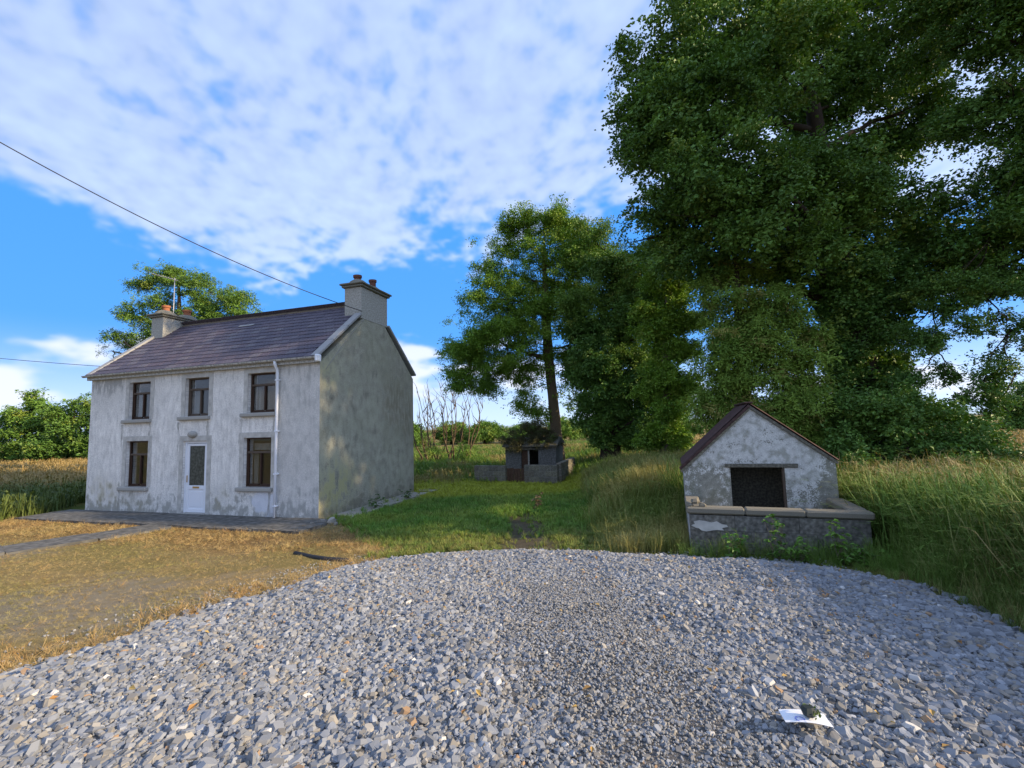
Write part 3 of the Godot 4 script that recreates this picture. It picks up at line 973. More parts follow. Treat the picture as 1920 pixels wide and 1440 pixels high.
func build_roof(house: Node3D) -> void:
	var eave_z := 0.16
	var eave_y := EAVE + 0.115
	var up := Vector3(0, RIDGE - eave_y, -D / 2 - eave_z)
	var slope := up.length()
	var dir := up / slope
	var nrm := Vector3(1, 0, 0).cross(dir)
	if nrm.y < 0: nrm = -nrm
	var x0 := -W - 0.04
	var x1 := -0.06
	var st := begin()
	# boards under the slates, front and rear
	var lift := -0.035
	var a := Vector3(x0, eave_y, eave_z) + nrm * lift
	var r := Vector3(x0, RIDGE, -D / 2) + nrm * lift
	var wide := Vector3(x1 - x0, 0, 0)
	quad(st, a, a + wide, r + wide, r)
	var back := Vector3(x0, eave_y - 0.02, -D - eave_z)
	quad(st, r + wide, back + wide, back, r)
	var roof := piece("roof", done(st), M.brown_pale, house)
	var rng := RandomNumberGenerator.new()
	rng.seed = 4
	var rows := 14
	var expose := slope / rows
	var sw := 0.315
	var meshes := []
	for k in 3:
		var ms := begin()
		var s := 0.0035 * (k - 1)
		cbox(ms, Vector3.ZERO, Vector3(sw - 0.006 - absf(s), expose * 1.75, 0.009), 0.002, Transform3D(Basis(Vector3(0, 0, 1), s), Vector3.ZERO))
		meshes.append(done(ms))
	var rest := [begin(), begin()]
	var count := 0
	for j in rows:
		var off: float = (sw / 2.0 if j % 2 else 0.0)
		var n := int((x1 - x0) / sw) + 1
		for i in n:
			var x := x0 + sw * (i + 0.5) - off
			if x < x0 + sw * 0.3: x = x0 + sw * 0.45
			if x > x1 - sw * 0.3: continue
			var at := Vector3(x, eave_y, eave_z) + dir * (expose * (j + 0.88) - 0.03) + nrm * (0.010 + 0.003 * rng.randf())
			var tilt := 0.048 + rng.randf_range(-0.008, 0.010)
			var basis := Basis(Vector3(1, 0, 0), dir, nrm).rotated(Vector3(1, 0, 0), -tilt) * Basis(Vector3(0, 0, 1), rng.randf_range(-0.012, 0.012))
			var t := Transform3D(basis, at)
			var tone := rng.randi_range(0, 4)
			if patch_noise.get_noise_2d(x * 1.3, j * 0.6) > 0.22: tone = 2
			if count < 300:
				var o := piece("slate", meshes[rng.randi_range(0, 2)], M.slates[tone], roof)
				o.transform = t
			else:
				cbox(rest[count % 2], Vector3.ZERO, Vector3(sw - 0.006, expose * 1.75, 0.009), 0.002, t)
			count += 1
	for k in 2:
		piece("upper_slates", done(rest[k]), M.slates[k * 2], roof).set_meta("kind", "stuff")
	# rear slope
	var rs := begin()
	var bdir := (Vector3(0, RIDGE, -D / 2) - Vector3(0, eave_y - 0.02, -D - eave_z)).normalized()
	var bn := bdir.cross(Vector3(1, 0, 0))
	if bn.y < 0: bn = -bn
	for j in 12:
		for i in 20:
			var at := Vector3(x0 + (x1 - x0) * (i + 0.5) / 20.0, eave_y - 0.02, -D - eave_z) + bdir * (slope * (j + 0.85) / 12.0) + bn * 0.03
			box(rs, Vector3.ZERO, Vector3((x1 - x0) / 20.0 - 0.006, slope / 12.0 * 1.6, 0.009), Transform3D(Basis(Vector3(-1, 0, 0), bdir, bn).rotated(Vector3(1, 0, 0), 0.045), at))
	piece("rear_slates", done(rs), M.slates[1], roof).set_meta("kind", "stuff")
	# ridge tiles
	var x := x0 + 0.66
	while x < x1 - 0.72:
		var ts := begin()
		for s in [-1.0, 1.0]:
			var b := Basis(Vector3(1, 0, 0), s * 0.72)
			cbox(ts, Vector3(0, -0.012, s * 0.075), Vector3(0.435, 0.022, 0.16), 0.006, Transform3D(b, Vector3(x + 0.22, RIDGE + 0.045 + 0.01 * sin(x * 3.0), -D / 2)))
		piece("ridge_tile", done(ts), M.ridge, roof)
		x += 0.44
	# raised mortar verges at both gables
	for e in [[0.0, 1.0], [-W, -1.0]]:
		var xc: float = e[0]
		for s in [[Vector3(xc, eave_y - 0.02, eave_z - 0.02), Vector3(xc, RIDGE + 0.02, -D / 2 + 0.06), M.verge, 0.0, 0.745], [Vector3(xc, RIDGE + 0.0, -D / 2 - 0.06), Vector3(xc, eave_y - 0.03, -D - eave_z + 0.02), M.verge, 0.285, 1.0]]:
			var p: Vector3 = s[0].lerp(s[1], s[3])
			var q: Vector3 = s[0].lerp(s[1], s[4])
			var l := (q - p).length()
			var dd := (q - p) / l
			var up2 := Vector3(1, 0, 0).cross(dd)
			if up2.y < 0: up2 = -up2
			var slabs := 3
			for k in slabs:
				var vs := begin()
				var wd: float = 0.24
				cbox(vs, Vector3.ZERO, Vector3(wd, 0.075 + 0.006 * (k % 2), l / slabs - 0.006), 0.015, Transform3D(Basis(Vector3(1, 0, 0), up2, Vector3(1, 0, 0).cross(up2)), p + dd * (l * (k + 0.5) / slabs) + up2 * 0.02 + Vector3(-e[1] * 0.06, 0, 0)))
				piece("verge_coping", done(vs), s[2], roof)
	# a slipped slate lying high on the slope
	var slip := piece("slipped_slate", box_mesh(Vector3.ZERO, Vector3(0.62, 0.10, 0.012), 0.003), M.verge, roof)
	slip.transform = Transform3D(Basis(Vector3(1, 0, 0), dir, nrm) * Basis(Vector3(0, 0, 1), 0.02), Vector3(-4.6, eave_y, eave_z) + dir * (slope * 0.78) + nrm * 0.035)


# ------------------------------------------------------------------ the sty beside the yard
func lime_stains(ceil_y: float, seed_: int, peel: float) -> ImageTexture:
	var w := 480
	var h := 480
	var fine := noise_bytes(w, h, 0.17, seed_, 2)
	var mid := noise_bytes(w, h, 0.035, seed_ + 1, 5)
	var big := noise_bytes(w, h, 0.011, seed_ + 2, 4)
	var out := PackedByteArray()
	out.resize(w * h * 3)
	for j in h:
		var y := ceil_y * (1.0 - (j + 0.5) / h)
		for i in w:
			var x := 2.6 * (i + 0.5) / w
			var k := j * w + i
			var f := fine[k] / 255.0 - 0.5
			var m := mid[k] / 255.0 - 0.5
			var b := big[k] / 255.0 - 0.5
			var g := 0.30 + m * 0.16 + f * 0.12
			var c := Vector3(g, g * 0.98, g * 0.83)
			# limewash, mostly gone below; the flakes have hard edges
			var wash := smoothstep(-0.04, 0.10, m * 0.6 + b * 0.55 + f * 0.75 + peel * (smoothstep(0.8, 1.5, y) * 0.52 - 0.16) + 0.36 * blob(x, y, 1.95, 0.95, 0.42, 0.5) - 0.55 * blob(x, y, 2.45, 1.0, 0.2, 1.2) - 0.14 * blob(x, y, 0.3, 0.9, 0.4, 0.6))
			var lime := Vector3(0.68, 0.675, 0.64) * (0.9 + m * 0.3 + f * 0.4)
			c = c.lerp(lime, wash * 0.9)
			var lichen := smoothstep(0.12, 0.2, f * 0.5 + b * 0.9 - m * 0.5)
			c = c.lerp(Vector3(0.20, 0.20, 0.13), lichen * 0.45)
			out[k * 3] = to_byte[clampi(int(c.x * 1023.0), 0, 1023)]
			out[k * 3 + 1] = to_byte[clampi(int(c.y * 1023.0), 0, 1023)]
			out[k * 3 + 2] = to_byte[clampi(int(c.z * 1023.0), 0, 1023)]
	return ImageTexture.create_from_image(Image.create_from_data(w, h, false, Image.FORMAT_RGB8, out))


func build_front_sty() -> void:
	var sty := thing("gabled_sty", "small gabled outhouse with peeling limewash and a low square opening", "outhouse", STY_AT, STY_TURN)
	var lime := dash("peeling_limewash", lime_stains(2.6, 120, 1.0), 1.0, 92)
	var zf := -1.30
	var wd := 2.46
	var deep := 1.15
	var apex := Vector2(1.18, 2.34)
	var el := 1.25
	var er := 1.34
	var base := -0.35
	var uv := func(p: Vector3) -> Vector2: return Vector2(p.x / 2.6, (2.6 - p.y) / 2.6)
	# gable front with its opening, as strips round the hole
	var st := begin()
	var hx0 := 0.80
	var hx1 := 1.68
	var hy := 1.23
	var top := func(x: float) -> float: return lerpf(el, apex.y, x / apex.x) if x < apex.x else lerpf(apex.y, er, (x - apex.x) / (wd - apex.x))
	for zz in [zf, zf - 0.22]:
		var cols := [0.0, hx0, apex.x, hx1, wd]
		for i in 4:
			var a: float = cols[i]
			var b: float = cols[i + 1]
			var low: float = hy if i in [1, 2] else base
			var q := [Vector3(a, low, zz), Vector3(b, low, zz), Vector3(b, top.call(b), zz), Vector3(a, top.call(a), zz)]
			if zz < zf: q.reverse()
			uvq(st, q, q.map(uv))
	for e in [[Vector2(hx0, base), Vector2(hx0, hy)], [Vector2(hx0, hy), Vector2(hx1, hy)], [Vector2(hx1, hy), Vector2(hx1, base)], [Vector2(wd, base), Vector2(wd, er)], [Vector2(0, el), Vector2(0, base)]]:
		var q := [Vector3(e[0].x, e[0].y, zf), Vector3(e[0].x, e[0].y, zf - 0.22), Vector3(e[1].x, e[1].y, zf - 0.22), Vector3(e[1].x, e[1].y, zf)]
		uvq(st, q, q.map(uv))
	piece("gable_wall", done(st), lime, sty)
	piece("lintel", box_mesh(Vector3((hx0 + hx1) / 2 + 0.06, hy + 0.035, zf + 0.004), Vector3(hx1 - hx0 + 0.30, 0.07, 0.05), 0.008), M.block[1], sty)
	piece("door_jamb", box_mesh(Vector3(hx1 - 0.018, hy / 2 - 0.15, zf - 0.06), Vector3(0.035, hy - 0.05 + 0.3, 0.08), 0.005), M.brown_pale, sty)
	var whitewash := mat("whitewash", srgb(0.66, 0.67, 0.68), 0.95, M.blotch, 1.4, 0.8, M.bumps)
	piece("side_wall", box_mesh(Vector3(0.11, (el + base) / 2, zf - 0.222 - deep / 2), Vector3(0.22, el - base, deep), 0.01), whitewash, sty)
	piece("side_wall", box_mesh(Vector3(wd - 0.11, (er + base) / 2, zf - 0.222 - deep / 2), Vector3(0.22, er - base, deep), 0.01), M.block[0], sty)
	var rear := begin()
	var zr := zf - 0.224 - deep
	for i in 2:
		var cols2 := [0.0, apex.x, wd]
		var a: float = cols2[i]
		var b: float = cols2[i + 1]
		quad(rear, Vector3(b, base, zr), Vector3(a, base, zr), Vector3(a, top.call(a), zr), Vector3(b, top.call(b), zr))
		quad(rear, Vector3(a, base, zr + 0.2), Vector3(b, base, zr + 0.2), Vector3(b, top.call(b), zr + 0.2), Vector3(a, top.call(a), zr + 0.2))
	piece("rear_wall", done(rear), M.block[0], sty)
	# painted corrugated sheets, left and right slopes
	for s in 2:
		var p0 := Vector3(apex.x, apex.y + 0.045, 0)
		var p1 := Vector3(-0.02, el + 0.02, 0) if s == 0 else Vector3(wd + 0.03, er + 0.01, 0)
		for k in 4:
			var za := zf + 0.05 - (deep + 0.35) * k / 4.0
			var zb := zf + 0.05 - (deep + 0.35) * (k + 1) / 4.0 - 0.03
			var rs := begin(true)
			var n := 12
			var dn := (p1 - p0).normalized()
			var nn := Vector3(-dn.y, dn.x, 0)
			if nn.y < 0: nn = -nn
			for i in n:
				var z0 := lerpf(za, zb, i / float(n))
				var z1 := lerpf(za, zb, (i + 1) / float(n))
				var h0 := nn * (0.018 * sin(i * PI * 0.5) + 0.012 + 0.004 * (k % 2))
				var h1 := nn * (0.018 * sin((i + 1) * PI * 0.5) + 0.012 + 0.004 * (k % 2))
				quad(rs, p0 + h0 + Vector3(0, 0, z0), p0 + h1 + Vector3(0, 0, z1), p1 + h1 + Vector3(0, 0, z1), p1 + h0 + Vector3(0, 0, z0))
			piece("roof_sheet", done(rs), M.roof_sheet, sty)
	# barge timber showing under the left verge, and the pale mortar edge
	for s in [[Vector3(-0.07, el - 0.045, zf + 0.035), Vector3(apex.x + 0.01, apex.y + 0.01, zf + 0.035), M.roof_sheet, 0.05], [Vector3(-0.05, el - 0.10, zf + 0.018), Vector3(apex.x, apex.y - 0.045, zf + 0.018), M.block[2], 0.05], [Vector3(apex.x - 0.02, apex.y + 0.01, zf + 0.02), Vector3(wd + 0.03, er - 0.03, zf + 0.02), M.block[1], 0.05]]:
		var p: Vector3 = s[0]
		var q: Vector3 = s[1]
		var bs := begin()
		var dd := (q - p).normalized()
		cbox(bs, Vector3.ZERO, Vector3((q - p).length(), s[3], 0.035), 0.006, Transform3D(Basis(dd, Vector3(0, 0, 1).cross(dd), Vector3(0, 0, 1)), (p + q) / 2))
		piece("verge_board", done(bs), s[2], sty)
	piece("ridge_cap", box_mesh(Vector3(apex.x, apex.y + 0.065, zf + 0.04 - (deep + 0.35) / 2), Vector3(0.16, 0.03, deep + 0.36), 0.012), M.roof_sheet, sty)
	# yard wall: side walls and front wall with slab copings
	var yard := thing("yard_wall", "low grey concrete yard wall with flat coping before the gabled outhouse", "wall", STY_AT, STY_TURN)
	M.wall_block = []
	for c in [Vector3(0.27, 0.26, 0.23), Vector3(0.24, 0.23, 0.20), Vector3(0.29, 0.275, 0.235), Vector3(0.25, 0.235, 0.20)]:
		M.wall_block.append(mat("weathered_block", srgb(c.x, c.y, c.z), 0.95, M.blotch, 1.7, 1.5, M.bumps))
	var rb := RandomNumberGenerator.new()
	rb.seed = 40
	block_run(yard, Vector3(0.02, base, -0.09), Vector3(wd, base, -0.09), 4, 0.60 - base, 0.18, rb, M.wall_block, 0.005)
	# a patch of old render clinging to the left of the wall
	var ps := begin()
	var rng := RandomNumberGenerator.new()
	rng.seed = 9
	var ring := []
	for k in 18:
		var a := TAU * k / 18.0
		ring.append(Vector3(0.30 + cos(a) * 0.26 * rng.randf_range(0.75, 1.1), 0.43 + sin(a) * 0.09 * rng.randf_range(0.6, 1.15), 0.012))
	for k in 18:
		var l := (k + 1) % 18
		tri(ps, Vector3(0.30, 0.43, 0.014), ring[k], ring[l])
		quad(ps, ring[l], ring[k], ring[k] * Vector3(1, 1, 0) + Vector3(0, 0, -0.003), ring[l] * Vector3(1, 1, 0) + Vector3(0, 0, -0.003))
	piece("render_patch", done(ps), M.plaster, yard)
	piece("side_wall", box_mesh(Vector3(0.10, 0.12, -0.19 - 0.55), Vector3(0.18, 0.94, 1.1), 0.012), whitewash, yard)
	piece("side_wall", box_mesh(Vector3(wd - 0.09, 0.12, -0.19 - 0.55), Vector3(0.18, 0.94, 1.1), 0.012), M.block[1], yard)
	var xx := -0.02
	for l in [0.86, 0.82, 0.86]:
		var cs := begin()
		cbox(cs, Vector3.ZERO, Vector3(l - 0.004, 0.11, 0.22), 0.025, Transform3D(Basis(Vector3(0, 0, 1), rng.randf_range(-0.012, 0.012)), Vector3(xx + l / 2, 0.665 + rng.randf_range(-0.006, 0.006), -0.085)))
		piece("coping_slab", done(cs), M.coping, yard)
		xx += l
	piece("coping_slab", box_mesh(Vector3(wd - 0.08, 0.66, -0.235 - 0.52), Vector3(0.26, 0.12, 1.03), 0.02), M.coping, yard)
	piece("coping_slab", box_mesh(Vector3(0.10, 0.66, -0.235 - 0.52), Vector3(0.24, 0.12, 1.03), 0.02), M.coping, yard)
	# broken stones heaped on the left corner
	for k in 3:
		piece("loose_stone", stone_mesh(60 + k, 6, 0.6), M.coping, yard, Vector3(0.05 + 0.10 * k - 0.02, 0.745 + (0.06 if k == 1 else 0.0), -0.05)).scale = Vector3(0.13, 0.12, 0.14) * (1.15 if k == 1 else 1.0)


# ------------------------------------------------------------------ the sty at the back
func block_run(parent: Node3D, a: Vector3, b: Vector3, courses: int, height: float, thick: float, rng: RandomNumberGenerator, kinds: Array, joint := 0.014) -> void:
	var l := a.distance_to(b)
	var dir := (b - a) / l
	var basis := Basis(dir, Vector3.UP, dir.cross(Vector3.UP))
	var ch := height / courses
	for j in courses:
		var x := 0.0
		var first := true
		while x < l - 0.02:
			var len := 0.44
			if first and j % 2 == 1: len = 0.22
			if x + len > l - 0.1: len = l - x
			first = false
			var st := begin()
			cbox(st, Vector3.ZERO, Vector3(len - joint, ch - joint, thick + rng.randf_range(-0.008, 0.008)), joint * 0.85)
			var o := piece("block", done(st), kinds[rng.randi_range(0, 3)], parent)
			o.transform = Transform3D(basis * Basis(Vector3.UP, rng.randf_range(-0.01, 0.01)), a + dir * (x + len / 2) + Vector3(0, ch * (j + 0.5), 0))
			x += len
	var m := begin()
	box(m, Vector3(l / 2, height / 2 - 0.01, 0), Vector3(l - 0.02, height - 0.03, thick - 0.03), Transform3D(basis, a))
	piece("mortar", done(m), M.concrete, parent)


func build_back_sty() -> void:
	var rng := RandomNumberGenerator.new()
	rng.seed = 12
	var y := -0.12
	var p0 := Vector3(-1.62, y, -19.0)
	var p1 := Vector3(-0.33, y, -18.45)
	var p2 := Vector3(0.40, y, -18.15)
	var p3 := Vector3(1.66, y, -17.62)
	var p4 := Vector3(2.62, y, -20.6)
	var left := thing("block_wall", "short concrete block wall with sloping top on the house side of the rusty gate", "wall")
	block_run(left, p0, p1, 4, 0.86, 0.2, rng, M.block)
	var right := thing("block_wall", "L-shaped concrete block wall between the rusty gate and the ash trunk", "wall")
	block_run(right, p2, p3, 4, 0.90, 0.2, rng, M.block)
	block_run(right, p3 + (p4 - p3).normalized() * 0.12, p4, 4, 0.96, 0.2, rng, M.block)
	var gate := thing("sheet_gate", "rusty brown sheet gate between two low block walls", "gate", (p1 + p2) / 2.0, rad_to_deg(-atan2(p2.z - p1.z, p2.x - p1.x)))
	for k in 5:
		piece("board", box_mesh(Vector3(-0.30 + 0.15 * k, 0.38 + 0.02 * sin(k * 2.0), -0.02 + 0.008 * (k % 2)), Vector3(0.142, 0.74, 0.02), 0.004), M.rust, gate)
	for h in [0.18, 0.58]:
		piece("rail", box_mesh(Vector3(0, h, -0.05), Vector3(0.74, 0.07, 0.03), 0.005), M.rust, gate)
	# the hut
	var hut := thing("back_hut", "low dark stone hut with plants growing over its roof", "outhouse", Vector3(0.72, 0.05, -20.4), -14.0)
	var hw := 1.14
	var top := 1.38
	var stones := mat("dark_rubble", srgb(0.24, 0.235, 0.22), 0.95, M.blotch, 2.0, 2.0, M.bumps)
	var uv := func(p: Vector3) -> Vector2: return Vector2(p.x / 2.6 + 0.5, (1.6 - p.y) / 1.6)
	piece("front_wall", wall_with_openings(-hw, hw, -0.3, top, 0.0, 0.25, [[-0.42, 0.36, -0.25, 1.18]], uv), stones, hut)
	piece("side_wall", box_mesh(Vector3(-hw + 0.125, 0.54, -1.12), Vector3(0.25, 1.68, 1.72)), M.block[1], hut)
	piece("side_wall", box_mesh(Vector3(hw - 0.125, 0.54, -1.12), Vector3(0.25, 1.68, 1.72)), M.block[1], hut)
	piece("rear_wall", box_mesh(Vector3(0, 0.54, -2.11), Vector3(hw * 2, 1.68, 0.25)), M.block[1], hut)
	var door := piece("door", box_mesh(Vector3(-0.27, 0.52, -0.10), Vector3(0.28, 1.28, 0.04), 0.006), M.rust, hut)
	piece("door_post", box_mesh(Vector3(-0.09, 0.52, -0.09), Vector3(0.07, 1.30, 0.09), 0.006), M.slab, hut)
	piece("lintel", box_mesh(Vector3(-0.03, 1.225, 0.012), Vector3(1.0, 0.09, 0.06), 0.01), M.block[3], hut)
	# roof slab: thin edge in front, rising to a low ridge under moss
	var rs := begin()
	var ridge := 1.72
	for s in [[0.16, top + 0.01, -1.1, ridge], [-1.1, ridge, -2.4, top + 0.01]]:
		quad(rs, Vector3(-hw - 0.1, s[1], s[0]), Vector3(hw + 0.1, s[1], s[0]), Vector3(hw + 0.1, s[3], s[2]), Vector3(-hw - 0.1, s[3], s[2]))
	quad(rs, Vector3(-hw - 0.1, top - 0.06, 0.16), Vector3(hw + 0.1, top - 0.06, 0.16), Vector3(hw + 0.1, top + 0.01, 0.16), Vector3(-hw - 0.1, top + 0.01, 0.16))
	for sx in [-1.0, 1.0]:
		tri(rs, Vector3(sx * (hw + 0.1), top, 0.16), Vector3(sx * (hw + 0.1), top, -2.4), Vector3(sx * (hw + 0.1), ridge, -1.1))
	piece("roof", done(rs), M.block[1], hut)


# ------------------------------------------------------------------ leaves, trees
func leaf_mesh_into(st: SurfaceTool, at: Vector3, dir: Vector3, nrm: Vector3, l: float, w: float) -> void:
	var side := dir.cross(nrm).normalized() * w * 0.5
	var lift := nrm * w * 0.22
	var mid := at + dir * l * 0.45
	var tip := at + dir * l - nrm * l * 0.12
	for v in [at, mid + side + lift, tip, at, tip, mid - side + lift]:
		st.add_vertex(v)


# a spray of leaves on short twigs, about one unit in radius
func leaf_clump(sd: int, twigs: int, per: int, l: float, w: float, droop: float, flat := 0.0) -> ArrayMesh:
	var rng := RandomNumberGenerator.new()
	rng.seed = sd
	var st := begin()
	for t in twigs:
		var d := Vector3(rng.randfn(), rng.randfn() * (1.0 - flat), rng.randfn()).normalized()
		var reach := rng.randf_range(0.55, 1.0)
		for k in per:
			var u := (k + rng.randf()) / per
			var p := d * reach * (0.15 + 0.85 * u) + Vector3(0, -droop * u * u, 0) + Vector3(rng.randfn(), rng.randfn(), rng.randfn()) * 0.10
			var ld := (d * 0.7 + Vector3(rng.randfn(), rng.randfn() * 0.7 - 0.25 - droop, rng.randfn()) * 0.8).normalized()
			var nn := (Vector3(rng.randfn() * 0.85, 0.75, rng.randfn() * 0.85) + d * 0.5)
			nn = (nn - ld * nn.dot(ld)).normalized()
			var s := rng.randf_range(0.7, 1.25)
			leaf_mesh_into(st, p, ld, nn, l * s, w * s)
	return done(st)


func crown(parent: Node3D, called: String, lobes: Array, clumps: Array, m: Material, per_area: float, size: float, tones: Array, sd: int, hollow := 0.55, gap := 0.32, squash := 0.85) -> void:
	var rng := RandomNumberGenerator.new()
	rng.seed = sd
	var holes := FastNoiseLite.new()
	holes.seed = sd
	holes.frequency = 0.55
	holes.fractal_octaves = 2
	var where := []
	var cols := []
	for c in clumps:
		where.append([])
		cols.append(PackedColorArray())
	for lobe in lobes:
		var c := Vector3(lobe[0], lobe[1], lobe[2])
		var r: float = lobe[3]
		var n := int(per_area * r * r / (size * size))
		var bias := rng.randf()
		var boughs := []
		for k in 7:
			boughs.append([Vector3(rng.randfn(), rng.randfn() * squash, rng.randfn()).normalized() * r * rng.randf_range(0.5, 0.8), r * rng.randf_range(0.34, 0.5), rng.randf()])
		for k in n:
			var d := Vector3(rng.randfn(), rng.randfn(), rng.randfn()).normalized()
			var g: Array = boughs[rng.randi_range(0, 6)]
			var rad: float = g[1] * (hollow + (1.08 - hollow) * sqrt(rng.randf()))
			var p: Vector3 = c + g[0] + d * rad * Vector3(1.15, 0.62, 1.15)
			if k % 7 == 0: p = c + d * r * rng.randf_range(0.2, 1.0) * Vector3(1, squash, 1)
			if holes.get_noise_3dv(p) > gap: continue
			if p.y < 0.25: continue
			var s := size * rng.randf_range(0.6, 1.35)
			var b := Basis.from_euler(Vector3(rng.randf_range(-0.5, 0.5), rng.randf() * TAU, rng.randf_range(-0.5, 0.5))).scaled(Vector3(s, s * 0.85, s))
			var w := rng.randi_range(0, clumps.size() - 1)
			where[w].append(Transform3D(b, p - parent.position))
			var f := clampf(rng.randf() * 0.45 + bias * 0.25 + float(g[2]) * 0.3 + rng.randfn() * 0.1, 0.0, 1.0)
			var col: Color = tones[0].lerp(tones[1], f)
			if rng.randf() < 0.06: col = tones[2]
			cols[w].append(col * rng.randf_range(0.85, 1.15))
	for w in clumps.size():
		if where[w].size(): many(called, clumps[w], m, where[w], cols[w], parent)


func bend(a: Vector3, b: Vector3, sag: float, rng: RandomNumberGenerator, n := 6) -> Array:
	var pts := []
	var off := Vector3(rng.randfn(), rng.randfn() * 0.4, rng.randfn()) * a.distance_to(b) * 0.07
	for k in n + 1:
		var u := k / float(n)
		pts.append(a.lerp(b, u) + off * sin(u * PI) + Vector3(0, sag * sin(u * PI), 0) + Vector3(rng.randfn(), rng.randfn(), rng.randfn()) * 0.03 * minf(1.0, k))
	return pts


func taper(a: float, b: float, n: int) -> Array:
	var r := []
	for k in n: r.append(lerpf(a, b, pow(k / float(n - 1), 0.8)))
	return r


# trunk through world points, limbs from the trunk to every lobe of the crown
func tree(called: String, label: String, spine: Array, radii: Array, lobes: Array, bark: Material, sd: int, twigs := 2, category := "tree", rise := 0.45, hang := 0.0) -> Node3D:
	var foot: Vector3 = spine[0]
	var t := thing(called, label, category, foot)
	var rng := RandomNumberGenerator.new()
	rng.seed = sd
	var local := spine.map(func(p: Vector3) -> Vector3: return p - foot)
	# smooth the spine
	var curve := Curve3D.new()
	for i in local.size():
		var prev: Vector3 = local[maxi(i - 1, 0)]
		var next: Vector3 = local[mini(i + 1, local.size() - 1)]
		var tan_: Vector3 = (next - prev) / 6.0
		curve.add_point(local[i], -tan_, tan_)
	var pts := []
	var rr := []
	var steps := local.size() * 4
	for k in steps + 1:
		var u := k / float(steps)
		pts.append(curve.sample_baked(curve.get_baked_length() * u))
		var f := u * (radii.size() - 1)
		rr.append(lerpf(radii[int(floor(f))], radii[mini(int(floor(f)) + 1, radii.size() - 1)], f - floor(f)))
	pts[0] -= Vector3(0, 0.4, 0)
	rr[0] *= 1.35
	rr[1] *= 1.12
	piece("trunk", tube_mesh(pts, rr, 14, 0.16, sd), bark, t)
	for lobe in lobes:
		var c := Vector3(lobe[0], lobe[1], lobe[2]) - foot
		var best := 1
		var score := 1e9
		for k in range(2, pts.size()):
			var s: float = pts[k].distance_to(c) + absf(pts[k].y - (c.y - rise * Vector2(c.x - pts[k].x, c.z - pts[k].z).length())) * 1.3
			if s < score:
				score = s
				best = k
		var base: Vector3 = pts[best]
		if c.y + foot.y < hang:
			var near := 1e9
			for other in lobes:
				var oc := Vector3(other[0], other[1], other[2]) - foot
				if oc.y > c.y + 0.6 and oc.distance_to(c) < near:
					near = oc.distance_to(c)
					base = oc
		if base.distance_to(c) < 0.25: continue
		var r0: float = 0.022 if c.y + foot.y < hang else minf(rr[best] * 0.5, 0.03 + base.distance_to(c) * 0.02)
		var st := begin(true)
		var main := bend(base, c, 0.0, rng, 7)
		tube(st, main, taper(r0, r0 * 0.28, 8), 7, 0.12, sd)
		for k in twigs:
			var from: Vector3 = main[rng.randi_range(3, 7)]
			var to := c + Vector3(rng.randfn(), rng.randfn() * 0.7, rng.randfn()).normalized() * float(lobe[3]) * rng.randf_range(0.7, 1.05)
			tube(st, bend(from, to, 0.0, rng, 4), taper(r0 * 0.3, 0.006, 5), 5)
		piece("limb", done(st), bark, t)
	return t


func on_land(x: float, z: float) -> Vector3:
	return Vector3(x, ground_at(x, z), z)


